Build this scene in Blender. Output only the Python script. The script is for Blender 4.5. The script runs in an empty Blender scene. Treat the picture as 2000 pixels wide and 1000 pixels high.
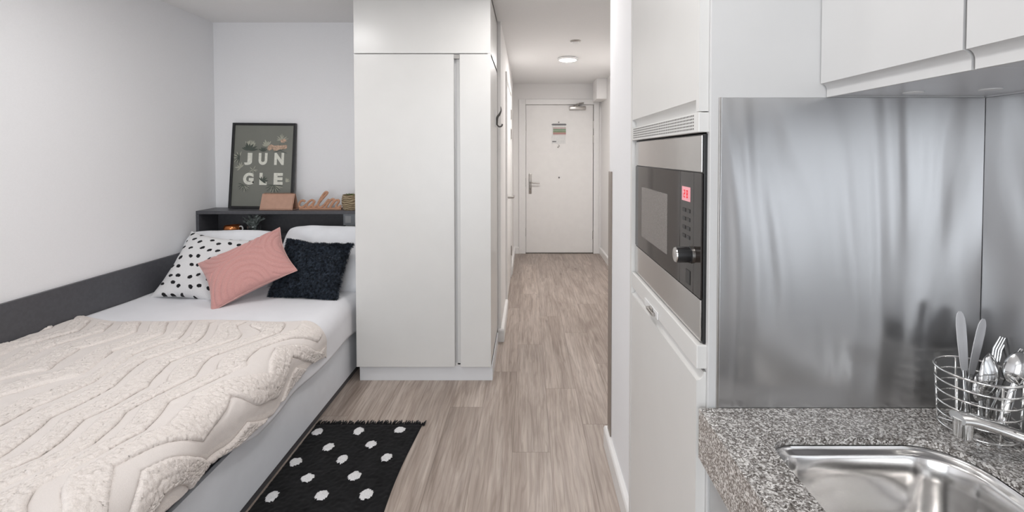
import bpy, bmesh, math, random
import numpy as np
from mathutils import Vector, Matrix, noise, Euler
random.seed(4)
PI = math.pi
sc = bpy.context.scene
col = sc.collection

# ------------------------------------------------------------------ camera
CAM_P = math.radians(1.4)
cd = bpy.data.cameras.new('camera')
cam = bpy.data.objects.new('camera', cd); col.objects.link(cam)
cam.location = (0, 0, 1.4)
cam.rotation_euler = (PI/2 - CAM_P, 0, 0)
cd.sensor_width = 36; cd.lens = 16.2
cd.shift_x = -0.0155; cd.shift_y = -0.0890
cd.clip_start = 0.02; cd.clip_end = 100
sc.camera = cam
# ------------------------------------------------------------------ colour management
sc.view_settings.view_transform = 'Standard'
sc.view_settings.look = 'None'
sc.view_settings.gamma = 1
sc.view_settings.use_curve_mapping = False
sc.view_settings.exposure = -0.42
# ------------------------------------------------------------------ world
w = bpy.data.worlds.new('world'); sc.world = w; w.use_nodes = True
bg = w.node_tree.nodes['Background']
bg.inputs['Color'].default_value = (0.80, 0.88, 1.0, 1); bg.inputs['Strength'].default_value = 1.2
# ------------------------------------------------------------------ large lights: area light as daylight from the unseen window added behind the camera
def area(name, loc, rot, sx, sy, power, color):
    l = bpy.data.lights.new(name, 'AREA'); l.shape = 'RECTANGLE'; l.size = sx; l.size_y = sy
    l.energy = power; l.color = color
    o = bpy.data.objects.new(name, l); col.objects.link(o); o.location = loc; o.rotation_euler = rot
    return o
area('window_daylight', (-0.95, -2.12, 1.20), (PI/2, 0, 0), 1.9, 2.0, 52, (0.93, 0.965, 1.0))
FILL_ROOM = 62.0  # strength of the unseen room lamps added as fill
LAMP_HALL = 400.0
FILL_MOUTH = 125.0  # strength of the unseen fill lamp added at the corridor mouth

# ------------------------------------------------------------------ materials
def new_mat(name):
    m = bpy.data.materials.new(name); m.use_nodes = True
    nt = m.node_tree; b = nt.nodes['Principled BSDF']
    return m, nt, b
def N(nt, t, **kw):
    n = nt.nodes.new(t)
    for k, v in kw.items():
        if k in n.inputs: n.inputs[k].default_value = v
        else: setattr(n, k, v)
    return n
def coords(nt, scale=(1, 1, 1), rot=(0, 0, 0)):
    tc = nt.nodes.new('ShaderNodeTexCoord'); mp = nt.nodes.new('ShaderNodeMapping')
    mp.inputs['Scale'].default_value = scale; mp.inputs['Rotation'].default_value = rot
    nt.links.new(tc.outputs['Object'], mp.inputs['Vector']); return mp.outputs['Vector']
def bump(nt, b, h, strength=0.2, dist=0.002):
    bp = nt.nodes.new('ShaderNodeBump'); bp.inputs['Strength'].default_value = strength
    bp.inputs['Distance'].default_value = dist
    nt.links.new(h, bp.inputs['Height']); nt.links.new(bp.outputs['Normal'], b.inputs['Normal'])
def ramp(nt, fac, stops):
    r = nt.nodes.new('ShaderNodeValToRGB'); e = r.color_ramp.elements
    while len(e) < len(stops): e.new(0.5)
    for i, (p, c) in enumerate(stops):
        e[i].position = p; e[i].color = (*c, 1) if len(c) == 3 else c
    nt.links.new(fac, r.inputs['Fac']); return r.outputs['Color']
def plain(name, c, rough=0.5, metal=0.0, nscale=40, namt=0.04, bs=0.0, bd=0.001, spec=0.5, coat=0, stretch=(1, 1, 1), sheen=0):
    """base colour with a faint noise variation and optional bump"""
    m, nt, b = new_mat(name)
    v = coords(nt, stretch)
    n = N(nt, 'ShaderNodeTexNoise', Scale=nscale, Detail=3.0); nt.links.new(v, n.inputs['Vector'])
    lo = tuple(x*(1-namt) for x in c); hi = tuple(min(1, x*(1+namt)) for x in c)
    nt.links.new(ramp(nt, n.outputs['Fac'], [(0.35, lo), (0.65, hi)]), b.inputs['Base Color'])
    b.inputs['Roughness'].default_value = rough; b.inputs['Metallic'].default_value = metal
    b.inputs['Specular IOR Level'].default_value = spec
    b.inputs['Coat Weight'].default_value = coat
    b.inputs['Sheen Weight'].default_value = sheen
    if bs: bump(nt, b, n.outputs['Fac'], bs, bd)
    return m
def emis(name, c, s):
    m, nt, b = new_mat(name)
    b.inputs['Base Color'].default_value = (*c, 1)
    b.inputs['Emission Color'].default_value = (*c, 1); b.inputs['Emission Strength'].default_value = s
    return m

M = {}
M['wall'] = plain('wall_paint', (0.87, 0.87, 0.885), 0.75, nscale=180, namt=0.01, bs=0.08, bd=0.0008, spec=0.3)
M['hallwall'] = plain('hall_wall_paint', (0.87, 0.855, 0.845), 0.7, nscale=180, namt=0.01, bs=0.08, bd=0.0008, spec=0.3)
M['ceil'] = plain('ceiling_paint', (0.88, 0.875, 0.87), 0.85, nscale=120, namt=0.01, bs=0.05, bd=0.0008, spec=0.2)
M['trim'] = plain('trim_gloss', (0.83, 0.82, 0.81), 0.35, nscale=20, namt=0.01)
M['door'] = plain('door_laminate', (0.84, 0.825, 0.81), 0.4, nscale=12, namt=0.012)
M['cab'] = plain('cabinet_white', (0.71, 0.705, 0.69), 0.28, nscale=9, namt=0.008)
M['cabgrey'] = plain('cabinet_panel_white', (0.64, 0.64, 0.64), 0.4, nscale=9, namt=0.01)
M['cabside'] = plain('base_cabinet_grey', (0.42, 0.42, 0.42), 0.45, nscale=9, namt=0.01)
M['plinth'] = plain('plinth_white', (0.74, 0.75, 0.77), 0.4, nscale=9, namt=0.01)
M['charcoal'] = plain('charcoal_laminate', (0.078, 0.079, 0.088), 0.42, nscale=60, namt=0.08, bs=0.05, bd=0.0005)
M['bedwhite'] = plain('bed_base_laminate', (0.83, 0.86, 0.91), 0.4, nscale=14, namt=0.015)
M['black'] = plain('black_plastic', (0.012, 0.012, 0.013), 0.35)
M['darkfab'] = plain('mattress_dark', (0.012, 0.012, 0.014), 0.9, nscale=200)
M['duvet'] = plain('duvet_cotton', (0.82, 0.825, 0.86), 0.9, nscale=7, namt=0.015, bs=0.25, bd=0.01, sheen=0.2, spec=0.2)
M['pillow'] = plain('pillow_cotton', (0.82, 0.83, 0.86), 0.9, nscale=14, namt=0.02, bs=0.35, bd=0.008, sheen=0.2, spec=0.2)
M['chrome'] = plain('chrome', (0.80, 0.79, 0.77), 0.07, 1.0, nscale=5, namt=0.02)
M['satin'] = plain('satin_nickel', (0.42, 0.40, 0.38), 0.3, 1.0, nscale=30, namt=0.05)
M['dsatin'] = plain('dark_nickel', (0.20, 0.19, 0.18), 0.25, 1.0, nscale=30, namt=0.05)
M['darkhook'] = plain('dark_hook_metal', (0.10, 0.095, 0.09), 0.3, 0.8)
M['knife'] = plain('brushed_cutlery', (0.72, 0.72, 0.74), 0.55, 0.35, nscale=80, namt=0.06, stretch=(1, 1, 0.1))
M['cutlery'] = plain('polished_cutlery', (0.70, 0.70, 0.70), 0.12, 1.0, nscale=10, namt=0.04)
M['plast'] = plain('white_plastic', (0.78, 0.78, 0.78), 0.35, nscale=20, namt=0.01)
M['socket'] = plain('socket_plate_grey', (0.50, 0.52, 0.55), 0.35, nscale=20, namt=0.02)
M['hole'] = plain('hole_dark', (0.10, 0.095, 0.09), 0.8)
M['glassblk'] = plain('oven_black_glass', (0.028, 0.022, 0.019), 0.06, nscale=5, namt=0.1, spec=0.3)
M['ovenwin'] = plain('oven_window_mesh', (0.16, 0.145, 0.135), 0.25, nscale=600, namt=0.3, spec=0.7)
M['paper'] = plain('paper_white', (0.75, 0.75, 0.74), 0.8)
M['poster'] = plain('poster_sage', (0.185, 0.19, 0.165), 0.5, nscale=6, namt=0.03, coat=0.25)
M['letter'] = plain('poster_letter_cream', (0.72, 0.72, 0.64), 0.6, nscale=60, namt=0.08)
M['leafpale'] = plain('poster_leaf_pale', (0.38, 0.38, 0.31), 0.6)
M['leafdark'] = plain('poster_leaf_dark', (0.07, 0.085, 0.07), 0.6)
M['catorange'] = plain('poster_tan', (0.48, 0.34, 0.25), 0.6, nscale=100, namt=0.3)
M['tan'] = plain('calendar_tan_card', (0.50, 0.30, 0.22), 0.6, nscale=30, namt=0.04)
M['wood'] = plain('sign_wood', (0.50, 0.27, 0.17), 0.5, nscale=25, namt=0.15, stretch=(1, 1, 5))
M['copper'] = plain('copper_glaze', (0.55, 0.20, 0.07), 0.18, 0.8, nscale=12, namt=0.2)
M['copperin'] = plain('mug_inside_pink', (0.55, 0.38, 0.32), 0.3)
M['sage'] = plain('silk_leaf_grey', (0.20, 0.23, 0.22), 0.7, nscale=60, namt=0.3)
M['green'] = plain('basket_plant_green', (0.10, 0.15, 0.04), 0.6, nscale=60, namt=0.4)
M['white_dot'] = plain('rug_dot_white', (0.72, 0.72, 0.73), 0.95, nscale=300, namt=0.12, bs=0.8, bd=0.004)
M['red1'] = plain('notice_red', (0.38, 0.12, 0.10), 0.6)
M['grn1'] = plain('notice_green', (0.16, 0.26, 0.14), 0.6)
M['olv1'] = plain('notice_olive', (0.22, 0.19, 0.07), 0.6)
M['gry1'] = plain('notice_grey', (0.18, 0.18, 0.19), 0.6)
M['brown'] = plain('bronze_strip', (0.27, 0.23, 0.20), 0.35, 0.3, nscale=30, namt=0.05)
M['lampring'] = plain('lamp_ring_white', (0.85, 0.85, 0.85), 0.4)
M['fillroom'] = emis('fill_diffuser_room', (1.0, 0.985, 0.97), FILL_ROOM)
M['glowhall'] = emis('lamp_diffuser_hall', (1.0, 0.968, 0.945), LAMP_HALL)
M['fillmouth'] = emis('fill_diffuser_mouth', (1.0, 0.968, 0.945), FILL_MOUTH)
M['disp'] = emis('oven_display_pink', (0.80, 0.36, 0.40), 0.26)
M['digit'] = emis('oven_display_digit', (0.8, 0.01, 0.02), 0.35)

def m_floor():
    m, nt, b = new_mat('oak_plank_floor'); L = nt.links.new
    tc = nt.nodes.new('ShaderNodeTexCoord'); sp = nt.nodes.new('ShaderNodeSeparateXYZ'); L(tc.outputs['Object'], sp.inputs[0])
    def mth(op, a, bb=None, c=None):
        n = nt.nodes.new('ShaderNodeMath'); n.operation = op
        for i, v in enumerate((a, bb, c)):
            if v is None: continue
            if isinstance(v, (int, float)): n.inputs[i].default_value = v
            else: L(v, n.inputs[i])
        return n.outputs[0]
    PW, PL = 0.178, 1.22
    xs = mth('DIVIDE', mth('ADD', sp.outputs['X'], 10.04), PW); row = mth('FLOOR', xs)
    wn = nt.nodes.new('ShaderNodeTexWhiteNoise'); wn.noise_dimensions = '1D'; L(row, wn.inputs['W'])
    ys = mth('ADD', mth('DIVIDE', mth('ADD', sp.outputs['Y'], 10), PL), wn.outputs['Value']); cell = mth('FLOOR', ys)
    cb = nt.nodes.new('ShaderNodeCombineXYZ'); L(row, cb.inputs[0]); L(cell, cb.inputs[1])
    w2 = nt.nodes.new('ShaderNodeTexWhiteNoise'); w2.noise_dimensions = '3D'; L(cb.outputs[0], w2.inputs['Vector'])
    # grain
    off = nt.nodes.new('ShaderNodeVectorMath'); off.operation = 'MULTIPLY_ADD'
    L(w2.outputs['Color'], off.inputs[0]); off.inputs[1].default_value = (9, 9, 9); L(tc.outputs['Object'], off.inputs[2])
    mp = nt.nodes.new('ShaderNodeMapping'); mp.inputs['Scale'].default_value = (1, 0.045, 1); L(off.outputs[0], mp.inputs[0])
    g1 = N(nt, 'ShaderNodeTexNoise', Scale=60.0, Detail=5.0, Roughness=0.6, Distortion=0.6); L(mp.outputs[0], g1.inputs['Vector'])
    mp2 = nt.nodes.new('ShaderNodeMapping'); mp2.inputs['Scale'].default_value = (1, 0.11, 1); L(off.outputs[0], mp2.inputs[0])
    g2 = N(nt, 'ShaderNodeTexNoise', Scale=11.0, Detail=4.0, Roughness=0.6, Distortion=1.2); L(mp2.outputs[0], g2.inputs['Vector'])
    wv = N(nt, 'ShaderNodeTexWave', Scale=13.0, Distortion=16.0, Detail=3.0); wv.inputs['Detail Scale'].default_value = 1.2
    mp3 = nt.nodes.new('ShaderNodeMapping'); mp3.inputs['Scale'].default_value = (1, 0.10, 1); L(off.outputs[0], mp3.inputs[0]); L(mp3.outputs[0], wv.inputs['Vector'])
    vk = N(nt, 'ShaderNodeTexVoronoi', Scale=4.2); mp4 = nt.nodes.new('ShaderNodeMapping'); mp4.inputs['Scale'].default_value = (1.3, 0.6, 1)
    L(off.outputs[0], mp4.inputs[0]); L(mp4.outputs[0], vk.inputs['Vector'])
    knot = nt.nodes.new('ShaderNodeMapRange'); L(vk.outputs['Distance'], knot.inputs[0]); knot.inputs[1].default_value = 0.015; knot.inputs[2].default_value = 0.13
    base = ramp(nt, g2.outputs['Fac'], [(0.28, (0.31, 0.25, 0.213)), (0.50, (0.42, 0.355, 0.312)), (0.74, (0.54, 0.475, 0.43))])
    fine = ramp(nt, g1.outputs['Fac'], [(0.34, (0.70, 0.685, 0.67)), (0.60, (1.04, 1.04, 1.04))])
    mx = nt.nodes.new('ShaderNodeMix'); mx.data_type = 'RGBA'; mx.blend_type = 'MULTIPLY'; mx.inputs[0].default_value = 0.8
    L(base, mx.inputs[6]); L(fine, mx.inputs[7])
    wr = ramp(nt, wv.outputs['Fac'], [(0.0, (0.78, 0.76, 0.74)), (0.30, (1.0, 1.0, 1.0))])
    mx2 = nt.nodes.new('ShaderNodeMix'); mx2.data_type = 'RGBA'; mx2.blend_type = 'MULTIPLY'; mx2.inputs[0].default_value = 0.7
    L(mx.outputs[2], mx2.inputs[6]); L(wr, mx2.inputs[7])
    kr = ramp(nt, knot.outputs[0], [(0, (0.32, 0.28, 0.25)), (0.5, (0.92, 0.92, 0.92)), (1, (1, 1, 1))])
    mx3 = nt.nodes.new('ShaderNodeMix'); mx3.data_type = 'RGBA'; mx3.blend_type = 'MULTIPLY'; mx3.inputs[0].default_value = 0.75
    L(mx2.outputs[2], mx3.inputs[6]); L(kr, mx3.inputs[7])
    tint = ramp(nt, w2.outputs['Value'], [(0, (0.82, 0.80, 0.79)), (1, (1.10, 1.09, 1.08))])
    mx4 = nt.nodes.new('ShaderNodeMix'); mx4.data_type = 'RGBA'; mx4.blend_type = 'MULTIPLY'; mx4.inputs[0].default_value = 1
    L(mx3.outputs[2], mx4.inputs[6]); L(tint, mx4.inputs[7])
    # seams
    fx = mth('FRACT', xs); fy = mth('FRACT', ys)
    ex = mth('MINIMUM', fx, mth('SUBTRACT', 1.0, fx)); ey = mth('MULTIPLY', mth('MINIMUM', fy, mth('SUBTRACT', 1.0, fy)), PL/PW)
    e = mth('MINIMUM', ex, ey)
    sm = nt.nodes.new('ShaderNodeMapRange'); L(e, sm.inputs[0]); sm.inputs[1].default_value = 0.003; sm.inputs[2].default_value = 0.012
    sr = ramp(nt, sm.outputs[0], [(0, (0.62, 0.6, 0.58)), (1, (1, 1, 1))])
    mx5 = nt.nodes.new('ShaderNodeMix'); mx5.data_type = 'RGBA'; mx5.blend_type = 'MULTIPLY'; mx5.inputs[0].default_value = 1
    L(mx4.outputs[2], mx5.inputs[6]); L(sr, mx5.inputs[7])
    L(mx5.outputs[2], b.inputs['Base Color']); b.inputs['Roughness'].default_value = 0.42
    bump(nt, b, g1.outputs['Fac'], 0.12, 0.001)
    return m
M['floor'] = m_floor()

def m_quartz():
    m, nt, b = new_mat('speckled_quartz'); L = nt.links.new
    v = coords(nt)
    v1 = N(nt, 'ShaderNodeTexVoronoi', Scale=400.0); L(v, v1.inputs['Vector'])
    v2 = N(nt, 'ShaderNodeTexVoronoi', Scale=230.0); L(v, v2.inputs['Vector'])
    sep = nt.nodes.new('ShaderNodeSeparateColor'); L(v1.outputs['Color'], sep.inputs[0])
    sep2 = nt.nodes.new('ShaderNodeSeparateColor'); L(v2.outputs['Color'], sep2.inputs[0])
    c1 = ramp(nt, sep.outputs[0], [(0.0, (0.075, 0.066, 0.058)), (0.35, (0.225, 0.205, 0.19)), (0.62, (0.38, 0.36, 0.345)), (0.86, (0.64, 0.62, 0.60)), (1.0, (0.95, 0.94, 0.92))])
    mask = ramp(nt, sep2.outputs[1], [(0.90, (0, 0, 0)), (0.93, (1, 1, 1))])
    mx = nt.nodes.new('ShaderNodeMix'); mx.data_type = 'RGBA'; L(mask, mx.inputs[0]); L(c1, mx.inputs[6]); mx.inputs[7].default_value = (0.72, 0.70, 0.68, 1)
    L(mx.outputs[2], b.inputs['Base Color']); b.inputs['Roughness'].default_value = 0.22
    b.inputs['Coat Weight'].default_value = 0.8; b.inputs['Coat Roughness'].default_value = 0.12
    return m
M['quartz'] = m_quartz()

def m_steel(name, base, rough, wav, sc3=(1, 1, 1), dist=0.02, nsc=3.0):
    m, nt, b = new_mat(name); L = nt.links.new
    v = coords(nt, sc3)
    n = N(nt, 'ShaderNodeTexNoise', Scale=nsc, Detail=2.0, Distortion=0.8); L(v, n.inputs['Vector'])
    v2 = coords(nt, (1, 1, 60)); n2 = N(nt, 'ShaderNodeTexNoise', Scale=40.0, Detail=3.0); L(v2, n2.inputs['Vector'])
    L(ramp(nt, n.outputs['Fac'], [(0.3, tuple(x*0.93 for x in base)), (0.7, base)]), b.inputs['Base Color'])
    rr = nt.nodes.new('ShaderNodeMapRange'); L(n2.outputs['Fac'], rr.inputs[0]); rr.inputs[3].default_value = rough*1.0; rr.inputs[4].default_value = rough*1.0
    L(rr.outputs[0], b.inputs['Roughness'])
    b.inputs['Metallic'].default_value = 1
    bump(nt, b, n.outputs['Fac'], wav, dist)
    return m
M['steel'] = m_steel('splashback_steel', (0.53, 0.53, 0.535), 0.29, 0.85, (1.9, 1.9, 0.36), 0.035, 2.4)
M['sinksteel'] = m_steel('sink_steel', (0.82, 0.81, 0.80), 0.17, 0.12, (1, 1, 1), 0.02, 6.0)
M['ovensteel'] = m_steel('oven_steel', (0.62, 0.60, 0.585), 0.16, 0.02, (1, 1, 1), 0.004, 3.0)

def m_fur(name, c1, c2, rough=0.8, sc_=25):
    m, nt, b = new_mat(name)
    v = coords(nt); n = N(nt, 'ShaderNodeTexNoise', Scale=sc_, Detail=3.0); nt.links.new(v, n.inputs['Vector'])
    nt.links.new(ramp(nt, n.outputs['Fac'], [(0.35, c1), (0.7, c2)]), b.inputs['Base Color'])
    b.inputs['Roughness'].default_value = rough; b.inputs['Sheen Weight'].default_value = 0.08; b.inputs['Specular IOR Level'].default_value = 0.12
    return m
M['navyfur'] = m_fur('navy_fur', (0.003, 0.005, 0.009), (0.085, 0.11, 0.15), 0.45, 70)
M['rug'] = m_fur('rug_black_pile', (0.004, 0.004, 0.0045), (0.010, 0.010, 0.011), 0.95, 14)
M['rugdot'] = M['white_dot']
M['tuft'] = plain('bedspread_tuft_cream', (0.81, 0.75, 0.71), 0.95, nscale=300, namt=0.06, bs=0.7, bd=0.0022, spec=0.15, sheen=0.2)
M['spreadflat'] = plain('bedspread_base_cloth', (0.76, 0.71, 0.68), 0.95, nscale=400, namt=0.03, bs=0.4, bd=0.001, spec=0.15)
M['dotwhite'] = plain('dot_cushion_cotton', (0.74, 0.735, 0.74), 0.9, nscale=220, namt=0.03, bs=0.3, bd=0.002, spec=0.2)
M['dotblack'] = plain('dot_cushion_tuft', (0.010, 0.010, 0.012), 0.95, nscale=220, bs=0.5, bd=0.003)
M['pink'] = plain('pink_plush', (0.56, 0.295, 0.275), 0.92, nscale=240, namt=0.06, bs=0.4, bd=0.002, spec=0.15, sheen=0.35)
M['pinkpipe'] = plain('pink_piping', (0.62, 0.37, 0.34), 0.8)
def m_wicker():
    m, nt, b = new_mat('wicker_weave')
    v = coords(nt, (1, 1, 1)); wv = N(nt, 'ShaderNodeTexWave', Scale=20.0, Distortion=7.0); wv.bands_direction = 'Z'; nt.links.new(v, wv.inputs['Vector'])
    nt.links.new(ramp(nt, wv.outputs['Fac'], [(0.1, (0.17, 0.12, 0.07)), (0.7, (0.46, 0.37, 0.24))]), b.inputs['Base Color'])
    b.inputs['Roughness'].default_value = 0.7; bump(nt, b, wv.outputs['Fac'], 0.6, 0.004); return m
M['wicker'] = m_wicker()
def m_glass():
    m, nt, b = new_mat('clear_glass'); b.inputs['Transmission Weight'].default_value = 1.0; b.inputs['Roughness'].default_value = 0.02
    b.inputs['Base Color'].default_value = (0.93, 0.96, 0.96, 1); b.inputs['IOR'].default_value = 1.45; return m
M['glass'] = m_glass()

# ------------------------------------------------------------------ mesh helpers
def box(bm, x0, x1, y0, y1, z0, z1, bev=0.0, seg=2):
    r = bmesh.ops.create_cube(bm, size=1)
    vs = r['verts']
    for v in vs:
        v.co = Vector(((x0+x1)/2 + v.co.x*(x1-x0), (y0+y1)/2 + v.co.y*(y1-y0), (z0+z1)/2 + v.co.z*(z1-z0)))
    if bev > 0:
        es = list({e for v in vs for e in v.link_edges})
        bmesh.ops.bevel(bm, geom=es, offset=bev, segments=seg, profile=0.5, affect='EDGES')
    return bm
def B(*a, bev=0.0015, seg=2):
    bm = bmesh.new(); box(bm, *a, bev=bev, seg=seg); return bm
def cyl(bm, p0, p1, r0, r1=None, n=24, cap=True):
    if r1 is None: r1 = r0
    p0, p1 = Vector(p0), Vector(p1); d = p1-p0
    q = d.to_track_quat('Z', 'Y').to_matrix().to_4x4()
    bmesh.ops.create_cone(bm, cap_ends=cap, segments=n, radius1=r0, radius2=r1, depth=d.length,
                          matrix=Matrix.Translation((p0+p1)/2) @ q)
    return bm
def tube(bm, pts, r, n=8, closed=False, flat=None):
    """sweep a circle (or ellipse with flat=(rx,ry)) along points; r may be a list"""
    pts = [Vector(p) for p in pts]; K = len(pts); rings = []
    up = Vector((0, 0, 1)); prev = None
    for i, p in enumerate(pts):
        a = pts[(i-1) % K] if (closed or i > 0) else p; c = pts[(i+1) % K] if (closed or i < K-1) else p
        t = (c-a).normalized()
        if prev is None:
            s = t.cross(up)
            if s.length < 1e-3: s = t.cross(Vector((0, 1, 0)))
        else:
            s = prev - t*prev.dot(t)
        s.normalize(); prev = s; u = s.cross(t).normalized()
        rr = r[i] if isinstance(r, (list, tuple)) else r
        if flat: rx, ry = flat[0]*rr, flat[1]*rr
        else: rx = ry = rr
        rings.append([bm.verts.new(p + s*math.cos(2*PI*k/n)*rx + u*math.sin(2*PI*k/n)*ry) for k in range(n)])
    m = K if closed else K-1
    for i in range(m):
        A, Bq = rings[i], rings[(i+1) % K]
        for k in range(n): bm.faces.new((A[k], A[(k+1) % n], Bq[(k+1) % n], Bq[k]))
    if not closed:
        bm.faces.new(list(reversed(rings[0]))); bm.faces.new(rings[-1])
    return bm
def catmull(P, n=8, closed=False):
    P = [Vector(p) for p in P]; out = []; K = len(P)
    rng = range(K) if closed else range(K-1)
    for i in rng:
        if closed: p0, p1, p2, p3 = P[(i-1) % K], P[i], P[(i+1) % K], P[(i+2) % K]
        else: p0, p1, p2, p3 = P[max(i-1, 0)], P[i], P[i+1], P[min(i+2, K-1)]
        for j in range(n):
            t = j/n
            out.append(0.5*((2*p1)+(-p0+p2)*t+(2*p0-5*p1+4*p2-p3)*t*t+(-p0+3*p1-3*p2+p3)*t**3))
    if not closed: out.append(P[-1])
    return out
def lathe(bm, prof, c=(0, 0, 0), n=32, axis='Z'):
    rings = []
    for r, h in prof:
        ring = []
        for k in range(n):
            a = 2*PI*k/n
            if axis == 'Z': v = (c[0]+r*math.cos(a), c[1]+r*math.sin(a), c[2]+h)
            elif axis == 'X': v = (c[0]+h, c[1]+r*math.cos(a), c[2]+r*math.sin(a))
            else: v = (c[0]+r*math.cos(a), c[1]+h, c[2]+r*math.sin(a))
            ring.append(bm.verts.new(v))
        rings.append(ring)
    for i in range(len(rings)-1):
        for k in range(n):
            bm.faces.new((rings[i][k], rings[i][(k+1) % n], rings[i+1][(k+1) % n], rings[i+1][k]))
    bm.faces.new(list(reversed(rings[0]))); bm.faces.new(rings[-1])
    return bm
def prism(bm, poly, axis, a0, a1):
    """extrude 2D polygon along axis. axis Y: poly is (x,z); axis X: (y,z); axis Z: (x,y)"""
    def mk(p, a): return {'Y': (p[0], a, p[1]), 'X': (a, p[0], p[1]), 'Z': (p[0], p[1], a)}[axis]
    A = [bm.verts.new(mk(p, a0)) for p in poly]; C = [bm.verts.new(mk(p, a1)) for p in poly]
    K = len(poly)
    for i in range(K): bm.faces.new((A[i], A[(i+1) % K], C[(i+1) % K], C[i]))
    bm.faces.new(A); bm.faces.new(list(reversed(C)))
    return bm
def gridmesh(P, mats=None):
    """P: array (n,m,3) -> bmesh; mats: (n-1,m-1) material index"""
    n, m, _ = P.shape
    me = bpy.data.meshes.new('g')
    idx = np.arange(n*m).reshape(n, m)
    f = np.stack([idx[:-1, :-1], idx[1:, :-1], idx[1:, 1:], idx[:-1, 1:]], -1).reshape(-1, 4)
    me.vertices.add(n*m); me.vertices.foreach_set('co', P.reshape(-1).astype(np.float32))
    me.loops.add(f.size); me.loops.foreach_set('vertex_index', f.reshape(-1).astype(np.int32))
    me.polygons.add(len(f)); me.polygons.foreach_set('loop_start', (np.arange(len(f))*4).astype(np.int32))
    if mats is not None: me.polygons.foreach_set('material_index', mats.reshape(-1).astype(np.int32))
    me.update(calc_edges=True); me.validate()
    return me

LOC = {}
def tag(o, label=None, cat=None, group=None, kind=None):
    if label: o['label'] = label
    if cat: o['category'] = cat
    if group: o['group'] = group
    if kind: o['kind'] = kind
    return o
def thing(name, loc, label, cat, group=None, rot=None):
    o = bpy.data.objects.new(name, None); o.empty_display_size = 0.05; col.objects.link(o); o.location = loc
    if rot is not None: o.rotation_euler = rot
    LOC[o.name] = Vector(loc); tag(o, label, cat, group); return o
def mk(name, bm, mats, parent=None, smooth=None, local=False, origin=None):
    if isinstance(bm, bmesh.types.BMesh):
        bmesh.ops.recalc_face_normals(bm, faces=bm.faces)
        me = bpy.data.meshes.new(name); bm.to_mesh(me); bm.free()
    else: me = bm; me.name = name
    if not isinstance(mats, (list, tuple)): mats = [mats]
    for m in mats: me.materials.append(m)
    o = bpy.data.objects.new(name, me); col.objects.link(o)
    if parent is not None:
        L = LOC[parent.name]; o.parent = parent; LOC[o.name] = L
        if not local: me.transform(Matrix.Translation(-L))
    elif not local:
        if origin is None:
            co = np.empty(len(me.vertices)*3, np.float32); me.vertices.foreach_get('co', co); co = co.reshape(-1, 3)
            lo, hi = co.min(0), co.max(0); origin = Vector((float(lo[0]+hi[0])/2, float(lo[1]+hi[1])/2, float(lo[2])))
        me.transform(Matrix.Translation(-Vector(origin))); o.location = origin; LOC[o.name] = Vector(origin)
    else: LOC[o.name] = Vector((0, 0, 0))
    if smooth is True:
        me.polygons.foreach_set('use_smooth', [True]*len(me.polygons))
    elif smooth:
        me.polygons.foreach_set('use_smooth', [True]*len(me.polygons)); me.set_sharp_from_angle(angle=math.radians(smooth))
    me.update(); return o
def struct(name, bm, m, smooth=None):
    # structure keeps its origin at the world origin so procedural coordinates line up
    return tag(mk(name, bm, m, None, smooth, origin=(0, 0, 0)), kind='structure')

# ------------------------------------------------------------------ setting
XL, XK, XR, YB, YD, YBACK, H = -2.33, 0.888, 1.02, 3.435, 6.43, -2.2, 2.37
struct('floor', B(-2.5, 1.2, -2.4, 6.6, -0.1, 0.0, bev=0), M['floor'])
struct('ceiling', B(-2.5, 1.2, -2.4, 6.6, H, H+0.1, bev=0), M['ceil'])
struct('wall_left', B(XL-0.12, XL, -2.32, 3.56, 0, H, bev=0), M['wall'])
struct('wall_headboard', B(XL, -0.32, YB, YB+0.12, 0, H, bev=0), M['wall'])
# left corridor wall with the bathroom door opening between y 4.15 and 5.15
bm = bmesh.new(); DY0, DY1 = 4.18, 5.22
box(bm, -0.32, -0.20, 3.41, DY0, 0, H); box(bm, -0.32, -0.20, DY1, YD+0.12, 0, H); box(bm, -0.32, -0.20, DY0, DY1, 2.07, H); box(bm, -0.32, -0.24, DY0, DY1, 0, 2.07)  # last box: unseen backing added to block light leaking round the door
struct('wall_corridor_left', bm, M['hallwall'])
struct('wall_corridor_right', B(XR, XR+0.12, 2.16, YD+0.12, 0, H, bev=0), M['hallwall'])
struct('wall_kitchen', B(XK, XK+0.12, -2.32, 1.50, 0, H, bev=0), M['wall'])
struct('wall_pillar', B(0.384, XR+0.12, 1.50, 2.16, 0, H, bev=0.002), M['wall'])
bm = bmesh.new()
box(bm, -0.20, -0.03, YD, YD+0.12, 0, H); box(bm, 0.915, XR, YD, YD+0.12, 0, H); box(bm, -0.03, 0.915, YD, YD+0.12, 2.08, H); box(bm, -0.03, 0.915, YD+0.05, YD+0.12, 0, 2.08)  # last box: slab behind the door leaf, added to stop outside light at the gap
struct('wall_end', bm, M['hallwall'])
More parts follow.
